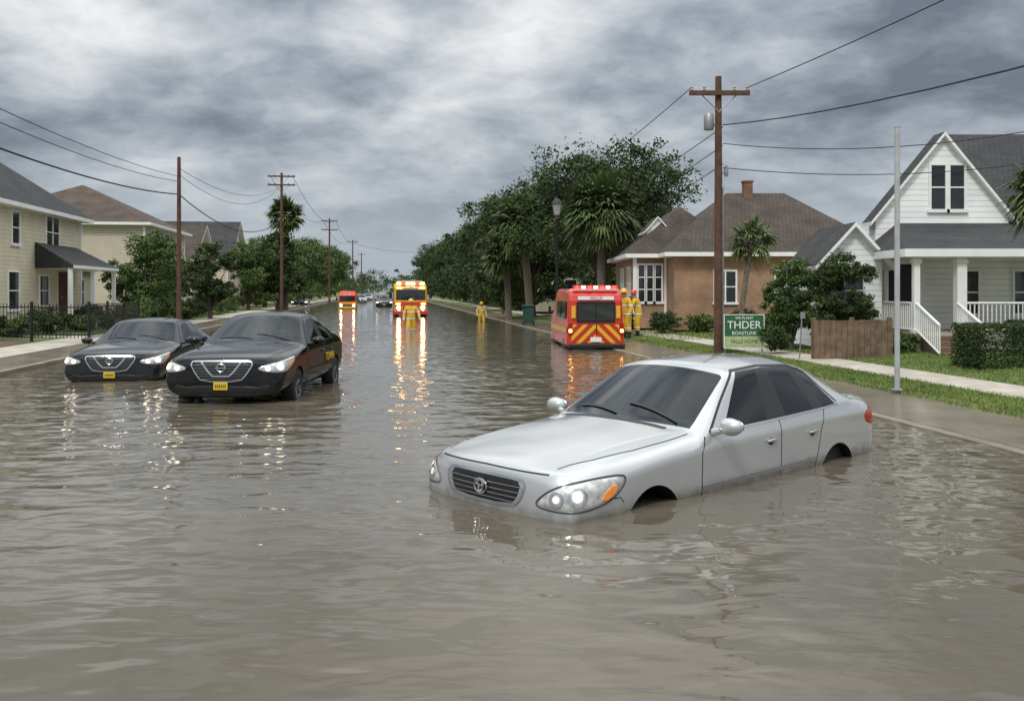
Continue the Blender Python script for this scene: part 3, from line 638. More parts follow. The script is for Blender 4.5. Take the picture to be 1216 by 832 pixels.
        rib('window_trim',M['black'],fr,[(.62,.95),(.3,1.165),(-.06,1.39),(-.45,1.412),(-.98,1.386),(-1.24,1.31),(-1.5,1.02)],.018,.003)
        rib('side_moulding',M['chrome'] if style=='white' else M['black'],fr,[(.78,.53),(-.38,.54),(-.99,.545)],.026,.008)
        mb=MB(); mb.ell((.56,1.03*s,1.005),(.075,.115,.072)); mb.tube([(.60,.88*s,.95),(.58,.97*s,.975)],[.03,.028],8)
        mr=mb.obj('wing_mirror',[paint],t,smooth=True); mb=MB(); mb.ell((.50,1.03*s,1.005),(.022,.098,.056)); mb.obj('mirror_glass',[M['chrome']],mr,smooth=True)
        fr=frame('fcorner',s); mb=MB()
        if style=='white':
            P=smoothp([(-.30,.60),(-.22,.565),(-.02,.555),(.18,.57),(.32,.63),(.40,.755),(.30,.775),(.08,.765),(-.14,.725)])
            decal(mb,fr,P,.006,0,.008); ribbon(mb,fr,P,.008,.008,3,True)
            decal(mb,fr,circle(-.12,.640,.030,.030),.018,1); decal(mb,fr,circle(.03,.660,.040,.040),.018,5); ribbon(mb,fr,circle(-.12,.640,.046,.046),.014,.020,4,True); ribbon(mb,fr,circle(.03,.660,.060,.060),.014,.020,4,True)
            decal(mb,fr,smoothp([(.19,.60),(.26,.615),(.315,.67),(.33,.72),(.27,.71),(.21,.66)]),.018,2)
        else:
            P=smoothp([(-.36,.665),(-.22,.60),(.05,.59),(.25,.63),(.42,.72),(.54,.83),(.35,.815),(.10,.785),(-.2,.73)],1)
            decal(mb,fr,P,.006,0,.008); ribbon(mb,fr,P,.010,.008,3,True)
            decal(mb,fr,circle(-.0,.685,.062,.052),.018,5); decal(mb,fr,circle(-.18,.665,.038),.018,5); decal(mb,fr,smoothp([(.2,.67),(.34,.71),(.42,.77),(.25,.75)]),.018,2)
        mb.obj('headlight',[M['lampglass'],M['lampdim'],M['amber'],M['black'],M['chrome'],M['lampcar'] if style!='white' else M['lampsoft']],t,smooth=True)
        mb=MB(); decal(mb,frame('rcorner',s),smoothp([(-.3,.76),(.0,.72),(.24,.76),(.28,.85),(.2,.90),(-.28,.92)]),.008,0,.006); mb.obj('tail_light',[M['taillens']],t,smooth=True)
        mb=MB(); decal(mb,frame('front'),smoothp([(.54*s,.39),(.70*s,.42),(.72*s,.35),(.68*s,.31),(.54*s,.32)]),.006); mb.obj('fog_light',[M['black']],t,smooth=True)
        for wx_ in(1.40,-1.42):
            lowr=.12 if style=='white' else 0
            wo=thing('wheel','','',(wx_,(.80-lowr*.8)*s,WZ-lowr),rz=0 if s>0 else math.pi); del wo['label'],wo['category']; wo.parent=t; k=WR/.335; wo.scale=(k,1,k)
            link('tyre',TY,wo); link('rim',RM,wo)
    fr=frame('front'); mb=MB()
    if style=='white':
        P=smoothp([(-.46,.735),(-.43,.61),(-.35,.545),(.35,.545),(.43,.61),(.46,.735),(.3,.747),(-.3,.747)],1)
        decal(mb,fr,P,.004,0); ribbon(mb,fr,P,.018,.014,1,True)
        for z,wd in((.58,.38),(.614,.41),(.65,.425),(.69,.435)): ribbon(mb,fr,[(-wd,z),(wd,z)],.006,.012,1)
        zz=.648
    else:
        P=smoothp([(-.48,.765),(-.37,.57),(-.28,.47),(.28,.47),(.37,.57),(.48,.765),(.3,.777),(-.3,.777)],1)
        decal(mb,fr,P,.004,0); ribbon(mb,fr,P,.018,.014,1,True)
        for z,wd in((.51,.29),(.55,.33),(.59,.37),(.63,.40),(.67,.42),(.715,.44)): ribbon(mb,fr,[(-wd,z),(wd,z)],.009,.010,3)
        ribbon(mb,fr,[(-.30,.77),(-.19,.62),(-.12,.55),(.12,.55),(.19,.62),(.30,.77)],.026,.018,1)
        zz=.675
    mb.obj('grille',[M['black'],M['chrome'],M['darkmetal'],M['rim']],t,smooth=True)
    q=hit(fr,0,zz,.022); mb=MB()
    def ring(ry,rz_,dy=0,dz=0,r=.007): mb.tube([(q.x,q.y+dy+ry*math.cos(a),q.z+dz+rz_*math.sin(a)) for a in [2*math.pi*i/28 for i in range(28)]],r,6,0,True)
    if style=='white': ring(.072,.054); ring(.026,.048); ring(.050,.020,0,.022)
    else: ring(.060,.060,r=.010); mb.box(q.x,q.y,q.z,.014,.17,.026)
    mb.obj('emblem',[M['chrome']],t,smooth=True)
    mb=MB(); fr=frame('front'); decal(mb,fr,[(-.66,.38),(-.54,.27),(.54,.27),(.66,.38),(.4,.40),(-.4,.40)] if style!='white' else [(-.45,.44),(-.4,.34),(.4,.34),(.45,.44)],.004); mb.obj('air_intake',[M['black']],t)
    if style!='white':
        q=hit(fr,0,.41,.02); mb=MB(); mb.box(q.x,0,.40,.012,.21,.12); pl=mb.obj('licence_plate',[M['plate']],t,bevel=.004)
        mb=MB()
        for i in range(6): mb.box(q.x+.008,-.07+i*.028,.40,.004,.013,.05)
        mb.obj('plate_characters',[M['seam']],pl)
    for y0,y1 in((.62,.05),(.02,-.55)):
        mb=MB(); fr=frame('top',1); ribbon(mb,fr,[(.84-.10*(y0>.3),y0),(.70,y1)],.022,.012); mb.obj('wiper',[M['black']],t)
    return t
M['lampdim']=mat('bright_reflector',(.85,.85,.83),.1,metal=.3,emis=(1,.9,.7),estr=.4,var=0)
M['lampsoft']=mat('soft_lit_headlamp',(1,1,1),.2,emis=(1,.86,.62),estr=1.0,var=0)
M['lampcar']=mat('lit_headlamp',(1,1,1),.2,emis=(1,.82,.55),estr=7,var=0)
M['p_white']=dirtify(mat('silver_white_paint',(.52,.525,.525),.24,metal=.5,coat=1,var=.04,nscale=1.2),.44,.60)
M['p_black']=dirtify(mat('black_paint',(.004,.004,.005),.12,coat=.5,var=.1,spec=.2),.2,.42,(.05,.04,.03))
M['p_grey']=dirtify(mat('dark_grey_paint',(.014,.016,.02),.15,metal=.2,coat=.6,var=.05,spec=.2),.3,.45,(.06,.05,.035))
white=car('silver white sedan stranded in brown floodwater up to its bumper',(WC.x,WC.y,-.525),WH,R(.5),(1.07,1.07,1.11),M['p_white'],'white')
blackc=car('black sedan with lit headlights driving through floodwater',(-4.52,17.0,-.12),R(-92),0,(.98,1.08,1.03),M['p_black'],'dark')
greyc=car('dark grey sedan half sunk beside the flooded kerb',(-8.12,20.6,-.26),R(-86),0,(.95,1.06,.98),M['p_grey'],'dark')
def text(s,size,m,parent,loc,rot,name='lettering',ext=.003):
    cu=bpy.data.curves.new(name,'FONT'); cu.body=s; cu.size=size; cu.align_x='CENTER'; cu.align_y='CENTER'; cu.extrude=ext
    o=bpy.data.objects.new('t',cu); col.objects.link(o); dg=bpy.context.evaluated_depsgraph_get(); me=bpy.data.meshes.new_from_object(o.evaluated_get(dg)); bpy.data.objects.remove(o)
    me.materials.clear(); me.materials.append(m); return link(name,me,parent,loc,rot)
q=hit(frame('side',1),-.7,.72,.006)
text('TOWIN',.20,M['plate'],blackc,(-.75,q.y+.014,.66),(R(90),0,R(180)))
for (x,y,h,l,src) in [(-14.5,105,-82,'dark sedan far down the flooded street',greyc),(-22.5,138,-82,'white sedan far down the flooded street',white),(-26.5,170,-82,'small pale car in the far distance',white),(-24.6,108,-82,'dark sedan parked by the far kerb',greyc)]: copy_thing(src,(x,y,-.2),R(h),(1,1,1),l)

# ------------------------------------------------------------------ emergency vehicles
def chevron(name):
    m=bpy.data.materials.new(name); m.use_nodes=True; nt=m.node_tree; p=nt.nodes['Principled BSDF']; p.inputs['Roughness'].default_value=.35
    tc=N(nt,'ShaderNodeTexCoord'); sp=N(nt,'ShaderNodeSeparateXYZ'); nt.links.new(tc.outputs['Object'],sp.inputs[0])
    a=N(nt,'ShaderNodeMath',operation='ABSOLUTE'); nt.links.new(sp.outputs['X'],a.inputs[0])
    b=N(nt,'ShaderNodeMath',operation='ADD'); nt.links.new(a.outputs[0],b.inputs[0]); nt.links.new(sp.outputs['Z'],b.inputs[1])
    d=N(nt,'ShaderNodeMath',operation='DIVIDE'); d.inputs[1].default_value=.34; nt.links.new(b.outputs[0],d.inputs[0])
    f=N(nt,'ShaderNodeMath',operation='FRACT'); nt.links.new(d.outputs[0],f.inputs[0])
    r=N(nt,'ShaderNodeValToRGB'); r.color_ramp.interpolation='CONSTANT'; r.color_ramp.elements[0].color=(.80,.46,.03,1); r.color_ramp.elements[1].position=.45; r.color_ramp.elements[1].color=(.55,.03,.015,1)
    nt.links.new(f.outputs[0],r.inputs['Fac']); nt.links.new(r.outputs['Color'],p.inputs['Base Color']); return m
M['chev']=chevron('chevron_stripes')
def wheels(t,xs,ys,r,wd=.26):
    for x in xs:
        for y in ys:
            wo=thing('wheel','','',(x,y,r),rz=R(-90) if x>0 else R(90)); del wo['label'],wo['category']; wo.parent=t; k=r/.335; wo.scale=(k,k*1.1,k); link('tyre',TY,wo); link('rim',RM,wo)
def rescue_van():
    W,L=1.80,4.7; t=thing('rescue_van','red rescue van with yellow chevrons parked in floodwater','rescue van',(2.57,28.4,-.36),rz=R(3.5))
    mb=MB()
    prof=[(0,.42),(0,1.85),(.05,2.02),(.14,2.15),(.34,2.22),(3.2,2.22),(3.5,2.12),(4.05,1.5),(4.6,1.35),(4.7,1.1),(4.7,.42)]
    n=len(prof); vs=[]
    for x in(-W/2,W/2):
        for (y,z) in prof: vs.append((x*(1-.10*max(0,(z-1.2))),y,z))
    fs=[tuple(range(n)),tuple(range(2*n-1,n-1,-1))]+[(i,(i+1)%n,n+(i+1)%n,n+i) for i in range(n)]
    mb.add(vs,fs,0); mb.obj('body',[M['red']],t,bevel=.09)
    mb=MB(); mb.box(0,-.012,.84,1.50,.02,.56); mb.obj('chevron_panel',[M['chev']],t)
    mb=MB(); mb.box(0,-.02,1.50,1.12,.03,.54); dr=mb.obj('rear_window',[M['glass']],t,bevel=.01)
    mb=MB(); 
    for s in(-1,1): mb.box(s*.57,-.025,1.50,.04,.04,.60); mb.box(0,-.025,1.50+s*.29,1.18,.04,.04)
    mb.box(0,-.03,1.50,.03,.04,.54); mb.obj('window_frame',[M['black']],dr)
    for s in(-1,1):
        mb=MB(); mb.box(s*.69,-.02,1.50,.13,.05,.38,0); mb.obj('warning_panel',[M['yellow']],t,bevel=.01)
        mb=MB(); mb.box(s*.79,-.03,1.0,.13,.06,.34,0); mb.box(s*.79,-.062,.93,.09,.02,.09,1); mb.obj('tail_light',[M['taillens'],M['beacon']],t,bevel=.01)
        mb=MB(); mb.box(s*.60,-.03,.50,.26,.05,.07); mb.obj('marker_light',[M['amber']],t,bevel=.01)
        mb=MB(); mb.tube([(s*.93,3.3,1.45),(s*1.06,3.35,1.5)],.02); mb.box(s*1.08,3.35,1.52,.08,.12,.22,0); mb.obj('wing_mirror',[M['black']],t,bevel=.01)
        for y0,y1 in((.5,1.7),(1.85,3.0)):
            mb=MB(); mb.bx(s*.901-.006,s*.901+.006,y0,y1,1.28,1.82); mb.v=[(x*(1-.10*max(0,z-1.2)),y,z) for x,y,z in mb.v]; mb.obj('window',[M['glass']],t)
        mb=MB(); mb.bx(s*.906-.004,s*.906+.004,.1,4.5,.86,1.02); mb.obj('side_stripe',[M['yellow']],t)
    mb=MB(); mb.box(0,.10,2.27,1.4,.16,.10,0)
    for i in range(7): mb.box(-.57+i*.19,.01,2.26,.13,.04,.075,1 if i in(1,3,5) else 2)
    mb.obj('light_bar',[M['red'],M['beaconwhite'],M['beaconred']],t,bevel=.01)
    mb=MB(); mb.box(0,.0,1.93,1.1,.10,.11,0); sg=mb.obj('rear_sign',[M['white']],t)
    text('RESCUE',.11,M['red'],sg,(0,-.055,1.93),(R(90),0,0))
    mb=MB(); mb.box(0,-.10,.46,1.74,.2,.14); mb.obj('bumper',[M['darkmetal']],t,bevel=.03)
    mb=MB(); mb.box(0,-.032,.66,.34,.02,.14); mb.obj('licence_plate',[M['white']],t)
    mb=MB(); mb.tube([(.02,-.03,.75),(.02,-.03,1.15)],.015); mb.obj('door_handle',[M['black']],t)
    mb=MB(); vs=[(-.70,3.56,2.10),(.70,3.56,2.10),(.82,4.08,1.52),(-.82,4.08,1.52)]; mb.add(vs,[(0,1,2,3)]); mb.obj('windscreen',[M['glass']],t)
    wheels(t,(-.78,.78),(.85,3.8),.34)
rescue_van()
def fire_engine(label,loc,rz,s,main,trim,name='fire_engine',bc='beacon'):
    t=thing(name,label,'fire engine',loc,rz=rz,scale=(s,s,s)); W=2.3
    mb=MB(); mb.bx(-W/2,W/2,.0,1.9,.55,2.45,0); mb.obj('cab',[main],t,bevel=.12)
    mb=MB(); mb.bx(-W/2,W/2,1.98,7.2,.6,2.65,0)
    for i in range(4):
        for sg in(-1,1): mb.bx(sg*(W/2+.004)-.008,sg*(W/2+.004)+.008,2.2+i*1.22,3.3+i*1.22,1.1,2.3,1)
    mb.obj('body',[main,M['metal']],t,bevel=.04)
    mb=MB(); mb.bx(-W/2-.012,W/2+.012,-.014,7.1,1.08,1.34); mb.obj('stripe',[trim],t)
    mb=MB(); mb.bx(-1.02,1.02,-.03,.01,1.48,2.22); ws=mb.obj('windscreen',[M['glass']],t,bevel=.05)
    for q_ in([(-.2,-.05,1.52),(-.7,-.05,1.85)],[(.75,-.05,1.52),(.25,-.05,1.85)]):
        mb=MB(); mb.tube(q_,.012); mb.obj('wiper',[M['black']],ws)
    mb=MB(); mb.bx(-.55,.55,-.03,.0,.80,1.05,0)
    for i in range(5): mb.bx(-.53,.53,-.045,-.03,.82+i*.045,.835+i*.045,1)
    mb.obj('grille',[M['black'],M['chrome']],t)
    mb=MB(); mb.bx(-1.2,1.2,-.40,-.02,.45,.74); mb.obj('bumper',[trim],t,bevel=.05)
    for sg in(-1,1):
        mb=MB(); mb.box(sg*.85,-.03,.93,.42,.06,.26,0); mb.lathe([(.001,-.075),(.13,-.07),(.135,-.05)],'Y',(sg*.85,0,.93),16,1); mb.obj('headlight',[M['chrome'],M['lampwarm']],t)
        mb=MB(); mb.box(sg*.88,-.035,1.21,.3,.05,.10); mb.obj('warning_light',[M[bc]],t,bevel=.01)
        mb=MB(); mb.box(sg*.80,-.03,2.34,.34,.06,.10); mb.obj('warning_light',[M[bc]],t,bevel=.01)
        mb=MB(); mb.tube([(sg*1.15,.2,2.1),(sg*1.4,.0,2.1),(sg*1.4,0,1.6)],.02); mb.box(sg*1.4,-.0,1.8,.2,.08,.42); mb.obj('wing_mirror',[M['black']],t)
        mb=MB(); mb.bx(sg*(W/2+.002)-.01,sg*(W/2+.002)+.01,.3,1.5,1.5,2.2); mb.obj('window',[M['glass']],t)
    mb=MB(); mb.bx(-1.0,1.0,.25,.65,2.45,2.53,0)
    for i in range(6): mb.box(-.83+i*.33,.4,2.64,.28,.32,.21,1 if i in(0,2,3,5) else 2)
    mb.obj('light_bar',[M['darkmetal'],M[bc],M['beaconred']],t,bevel=.02)
    mb=MB(); mb.bx(-.5,.5,-.035,-.005,2.29,2.42); sg_=mb.obj('cab_sign',[M['white']],t); text('FIRE',.13,M['red'],sg_,(0,-.04,2.355),(R(90),0,0))
    mb=MB()
    for y in(2.3,6.9): mb.tube([(-.9,y,2.65),(-.9,y,2.85),(.9,y,2.85),(.9,y,2.65)],.03)
    for x in(-.9,.9): mb.tube([(x,2.3,2.85),(x,6.9,2.85)],.03)
    mb.obj('roof_rail',[M['metal']],t)
    wheels(t,(-1.0,1.0),(1.3,5.6),.48)
    return t
fire_engine('yellow fire engine with red trim and lit beacons on flooded street',(-7.0,64,-.3),TH,.98,M['yellow'],M['red'])
fire_engine('small orange rescue truck with lights far down the street',(-16.0,90,-.3),TH,.72,M['orange'],M['yellow'],'rescue_truck','beaconred')

# ------------------------------------------------------------------ people
def person(label,loc,rz,pose,sc=1.0,helmet='yellow'):
    t=thing('person',label,'person',loc,rz=rz,scale=(sc,sc,sc))
    V=[];E=[];Rd=[]
    def add(p,r,par=None):
        V.append(p);Rd.append(r)
        if par is not None:E.append((par,len(V)-1))
        return len(V)-1
    ln=pose.get('lean',0)
    def L(p):
        x,y,z=p; k=max(0,z-.92); return (x,y-ln*k,z)
    pel=add((0,0,.95),(.195,.15)); ab=add(L((0,0,1.12)),(.19,.15),pel); ch=add(L((0,0,1.33)),(.215,.155),ab); nk=add(L((0,0,1.48)),(.075,.075),ch)
    h1=add(L((0,-.01,1.57)),(.075,.085),nk); h2=add(L((0,-.015,1.66)),(.085,.10),h1); h3=add(L((0,-.01,1.74)),(.06,.07),h2)
    add(L((0,-.12,1.625)),(.014,.016),h1)
    for s in(-1,1):
        k=pose.get('legL' if s<0 else 'legR',(0,0)); hp=add((s*.10,0,.88),(.13,.135),pel); kn=add((s*.14,-.04+k[0],.50),(.11,.115),hp); an=add((s*.15,k[1],.12),(.095,.105),kn); to=add((s*.16,k[1]-.17,.05),(.06,.05),an)
        a=pose.get('armL' if s<0 else 'armR',((.32,0,1.12),(.34,-.12,.88))); sh=add(L((s*.22,0,1.42)),(.10,.10),ch); e1,w1=a
        el=add((s*e1[0],e1[1]-ln*.3,e1[2]),(.08,.08),sh); wr=add((s*w1[0],w1[1]-ln*.3,w1[2]),(.05,.05),el)
        d=(Vector(V[wr])-Vector(V[el])).normalized(); pm=add(tuple(Vector(V[wr])+d*.07),(.038,.022),wr)
        sd_=Vector((0,1,0)) if abs(d.y)<.8 else Vector((0,0,1))
        for i in range(4):
            c=Vector(V[pm]); f1=add(tuple(c+d*.04+sd_*(i-1.5)*.021),(.0095,.0095),pm); add(tuple(c+d*(.085-.008*abs(i-1.3))+sd_*(i-1.5)*.022+Vector((-s*.015,0,0))),(.008,.008),f1)
        add(tuple(Vector(V[wr])+d*.06+sd_*-.05),(.01,.01),wr)
    me=bpy.data.meshes.new('body'); me.from_pydata(V,E,[]); o=link('body',me)
    m=o.modifiers.new('Skin','SKIN'); m.use_smooth_shade=True
    sv=me.skin_vertices[0].data
    for i,r in enumerate(Rd): sv[i].radius=r; sv[i].use_root=(i==0)
    ss=o.modifiers.new('s','SUBSURF'); ss.levels=2; ss.render_levels=2
    dg=bpy.context.evaluated_depsgraph_get(); fm=bpy.data.meshes.new_from_object(o.evaluated_get(dg)); bpy.data.objects.remove(o)
    fm.materials.clear(); fm.materials.append(M['gear']); fm.materials.append(M['skin'])
    for pl in fm.polygons: pl.material_index=1 if pl.center.z>1.50 else 0
    b=link('body',fm,t)
    hz_=1.69; hy=-ln*.77-.01; mb=MB(); mb.lathe([(.16,0),(.125,.012),(.122,.05),(.10,.11),(.05,.145),(.001,.15)],'Z',(0,hy,hz_),20); mb.box(0,hy+.10,hz_+.0,.2,.16,.015); mb.obj('helmet',[M[helmet]],b,smooth=True)
    if pose.get('tank'):
        mb=MB(); mb.lathe([(.001,0),(.07,.02),(.08,.08),(.08,.45),(.05,.53),(.001,.55)],'Z',(0,.20-ln*.3,1.0),14); mb.obj('air_cylinder',[M['darkmetal']],b,smooth=True)
    return t
person('firefighter in yellow gear wading towards a fire engine',(-4.6,42.2,-.36),R(10),{'legL':(-.12,-.1),'legR':(.05,.1),'armR':((.36,-.05,1.15),(.38,-.2,.95))},.98)
person('firefighter in yellow turnout gear standing beside red van',(4.15,33.5,.05),R(-60),{'armL':((.32,-.1,1.18),(.25,-.32,1.1)),'lean':.15,'tank':1},1.0)
person('firefighter in yellow turnout gear leaning on the verge',(4.68,34.2,.06),R(-110),{'legL':(-.1,-.05),'armR':((.34,-.12,1.2),(.2,-.36,1.25)),'lean':.25},.97,'red')
person('firefighter in yellow gear wading near the kerb',(-1.8,54.5,-.36),R(20),{'legL':(.05,.1),'legR':(-.1,-.08)},.82)

# ------------------------------------------------------------------ poles, wires, street furniture
def pole(label,x,y,H,gzv,arm=None,armz=None,r=.13,trans=False,rz=TH,group='wooden utility poles along the street',lean=0):
    t=thing('utility_pole',label,'utility pole',(x,y,gzv),rz=rz,group=group)
    mb=MB(); mb.tube([(0,0,-.5),(0,0,H*.5),(lean,0,H)],[r,r*.85,r*.66],12); mb.obj('post',[M['wood']],t,smooth=True)
    if arm:
        for az in armz:
            mb=MB(); mb.box(0,-.13,az,arm,.10,.12); ca=mb.obj('crossarm',[M['wood']],t)
            for sg in(-1,1): mb=MB(); mb.tube([(sg*arm*.3,-.1,az-.03),(0,-.08,az-.5)],.015,6); mb.obj('brace',[M['metal']],ca)
            for k in(-.46,-.25,.25,.46):
                mb=MB(); mb.lathe([(.001,0),(.035,0),(.045,.04),(.03,.06),(.045,.09),(.03,.12),(.001,.13)],'Z',(k*arm,-.13,az+.06),10); mb.obj('insulator',[M['insul']],ca,smooth=True)
    if trans:
        mb=MB(); mb.lathe([(.001,0),(.12,0),(.135,.03),(.135,.38),(.10,.44),(.001,.45)],'Z',(-.27,-.05,H-1.45),18); mb.box(-.14,0,H-1.3,.2,.06,.08); mb.obj('transformer',[M['metal']],t,smooth=True)
        mb=MB(); mb.lathe([(.001,0),(.05,0),(.06,.1),(.04,.3),(.001,.32)],'Z',(.20,-.05,H-2.7),12); mb.box(.1,-.03,H-2.6,.16,.04,.05); mb.tube([(.11,-.09,.2),(.11,-.07,H-3)],.02,6); mb.obj('switch_box',[M['metal']],t)
    return t
pole('tall brown wooden utility pole with crossarm on the lawn edge',5.57,25,7.45,.12,1.62,[6.98],.13,True,rz=0)
pole('plain brown utility pole behind the kerb',-15.1,42,7.7,.15,None,None,.12)
pole('wooden utility pole with crossarm beside palm tree',-18.9,76,11.3,.15,2.2,[11.0,10.3],.15)
pole('distant wooden utility pole with crossarm',-26.6,135,12.2,.15,2.4,[11.8,10.5],.16)
pole('distant wooden utility pole with crossarm',-34.4,200,12.6,.15,2.4,[12.2],.17)
pole('distant wooden utility pole with crossarm',-45.5,280,13.0,.15,2.4,[12.6],.2)
pole('utility pole among the roadside trees',-.65,68.5,7.5,.12,1.6,[7.0],.13)
def wire(p0,p1,sag,r=.013,label='black overhead power line between poles'):
    mb=MB(); n=22; a=Vector(p0); b=Vector(p1); pts=[]
    for i in range(n+1):
        k=i/n; q=a.lerp(b,k); q.z-=sag*4*k*(1-k); pts.append(q)
    mb.tube(pts,r,5); o=mb.obj('power_line',[M['wire']]); o['label']=label; o['category']='power line'; o['group']='overhead power lines'
D=Vector((-sn,cs,0))
P1=Vector((5.57,25,0))
def off(P,x,z): return Vector((P.x+x,P.y-.1,z))
wire(off(P1,.75,7.25),off(P1,.75,7.25)-D*42+Vector((0,0,.4)),.7)
wire(off(P1,.1,6.25),off(P1,.1,6.1)-D*42,1.5,.016)
wire(off(P1,.1,5.75),(16.5,19.5,6.6),.75,.012); wire(off(P1,.1,5.1),(14.6,26.2,5.4),.25,.012,'service cable running to the white house')
P6=Vector((-.65,68.5,0))
for x,z,z2,sg in((-.75,7.25,7.2,.8),(.1,6.2,6.3,1.0),(.1,5.7,5.6,1.1),(.1,5.2,5.0,1.2)): wire(off(P1,x,z),off(P6,x,z2),sg,.012)
P2=Vector((-15.1,42,0)); P3=Vector((-18.9,76,0))
for z,sg,r in((6.95,.8,.012),(6.72,.9,.012),(6.15,.95,.026)): wire(off(P2,.1,z),off(P2,.1,z)-D*42,sg,r)
for z,z2,sg,r in((7.3,10.4,1.0,.012),(7.0,10.4,1.4,.012),(6.1,7.6,1.3,.026)): wire(off(P2,.1,z),off(P3,0,z2),sg,r)
P4=Vector((-26.6,135,0)); P5=Vector((-34.4,200,0))
for x in(-.9,.9): wire(off(P3,x,11.2),off(P4,x,12.0),1.5,.02); wire(off(P4,x,12.0),off(P5,x,12.3),1.5,.025)
wire(off(P5,0,12),(-9,190,11),1.6,.025)
t=thing('steel_post','tall grey painted steel post on the lawn','post',(6.57,15.8,.08)); mb=MB(); mb.tube([(0,0,-.3),(0,0,4.5)],.045,14); mb.tube([(0,0,4.5),(0,0,4.52)],.052,14); mb.obj('post',[M['whitepost']],t,smooth=True); mb=MB(); mb.lathe([(.045,0),(.10,0),(.10,.02),(.05,.04)],'Z',(0,0,.02),16); mb.obj('base_plate',[M['metal']],t)
t=thing('street_lamp','black lantern street lamp on a slender post by the kerb','street lamp',S(38.9,7.35,.02),scale=(1.25,1.25,1.24)); mb=MB(); mb.lathe([(.001,0),(.14,0),(.14,.12),(.09,.3),(.07,.5),(.055,.9),(.045,3.85),(.07,3.9),(.04,3.95),(.03,4.0)],'Z',(0,0,0),14); mb.obj('post',[M['darkmetal']],t,smooth=True)
mb=MB(); mb.lathe([(.03,4.0),(.10,4.05),(.16,4.42)],'Z',(0,0,0),8); mb.obj('lantern',[M['insul']],t)
mb=MB(); mb.lathe([(.20,4.42),(.18,4.46),(.08,4.58),(.02,4.62),(.02,4.70),(.001,4.72)],'Z',(0,0,0),14); mb.obj('lamp_cap',[M['darkmetal']],t,smooth=True)
t=thing('yard_sign','green and pale lawn sign with big white lettering on posts','sign',(6.16,24.6,.17),rz=R(4))
mb=MB(); mb.box(0,0,.55,1.10,.03,.90); bd=mb.obj('sign_board',[M['signgreen']],t,bevel=.01)
mb=MB(); mb.box(0,-.019,.27,1.06,.008,.30); lp=mb.obj('lower_panel',[M['signpale']],bd)
mb=MB()
for s in(-1,1): mb.box(s*.54,-.018,.55,.02,.01,.90); mb.box(0,-.018,.55+s*.44,1.06,.01,.02)
mb.obj('border',[M['white']],bd)
text('WE PLANT',.10,M['white'],bd,(0,-.02,.90),(R(90),0,0)); text('THDER',.29,M['white'],bd,(0,-.02,.71),(R(90),0,0)); text('BOASTLINE',.13,M['white'],bd,(0,-.02,.50),(R(90),0,0)); text('FALLS HOME',.13,M['signgreen'],bd,(0,-.026,.28),(R(90),0,0))
for s in(-1,1): mb=MB(); mb.tube([(s*.5,.03,-.3),(s*.5,.03,.95)],.018,8); mb.obj('post',[M['metal']],t)
t=thing('marker_post','thin grey metal marker post leaning on the lawn','post',(7.0,22.6,.15)); mb=MB(); mb.tube([(0,0,-.2),(.08,0,1.1)],.018,8); mb.obj('post',[M['metal']],t); mb=MB(); mb.box(.09,-.02,1.05,.12,.01,.16); mb.obj('plate',[M['metal']],t)
t=thing('wheeled_bin','dark green wheeled rubbish bin on the verge','rubbish bin',S(46.8,7.35,.03)); mb=MB(); vs=[(x*w_,y*w_*1.1,z) for z,w_ in((.08,.24),(.95,.31)) for x,y in((-1,-1),(1,-1),(1,1),(-1,1))]; mb.add(vs,[(0,1,2,3),(4,5,6,7),(0,1,5,4),(1,2,6,5),(2,3,7,6),(3,0,4,7)]); mb.obj('body',[M['binplastic']],t,bevel=.03)
mb=MB(); mb.box(0,-.02,1.0,.68,.78,.07); mb.obj('lid',[M['binplastic']],t,bevel=.03)
for s in(-1,1): mb=MB(); mb.lathe([(.001,-.03),(.1,-.03),(.1,.03),(.001,.03)],'X',(s*.27,.28,.1),16); mb.obj('wheel',[M['rubber']],t)

# ------------------------------------------------------------------ houses
def window(h,x,y,z,w_,hh,rz=0,cols=1,frame_m='white',panes=2):
    mb=MB(); mb.bx(-w_/2,w_/2,-.012,.03,-hh/2,hh/2); g=mb.obj('window',[M['glass']],h,(x,y,z),(0,0,rz))
    mb=MB(); f=.07
    for s in(-1,1): mb.bx(s*(w_/2+f/2)-f/2,s*(w_/2+f/2)+f/2,-.05,.03,-hh/2-f,hh/2+f)
    mb.bx(-w_/2,w_/2,-.05,.03,hh/2,hh/2+f); mb.bx(-w_/2-f-.04,w_/2+f+.04,-.08,.03,-hh/2-f-.03,-hh/2-.001)
    for k in range(1,cols): xx=-w_/2+w_*k/cols; mb.bx(xx-.03,xx+.03,-.045,.0,-hh/2,hh/2)
    for k in range(1,panes): zz=-hh/2+hh*k/panes; mb.bx(-w_/2,w_/2,-.035,.0,zz-.02,zz+.02)
    mb.obj('window_frame',[M[frame_m]],g)
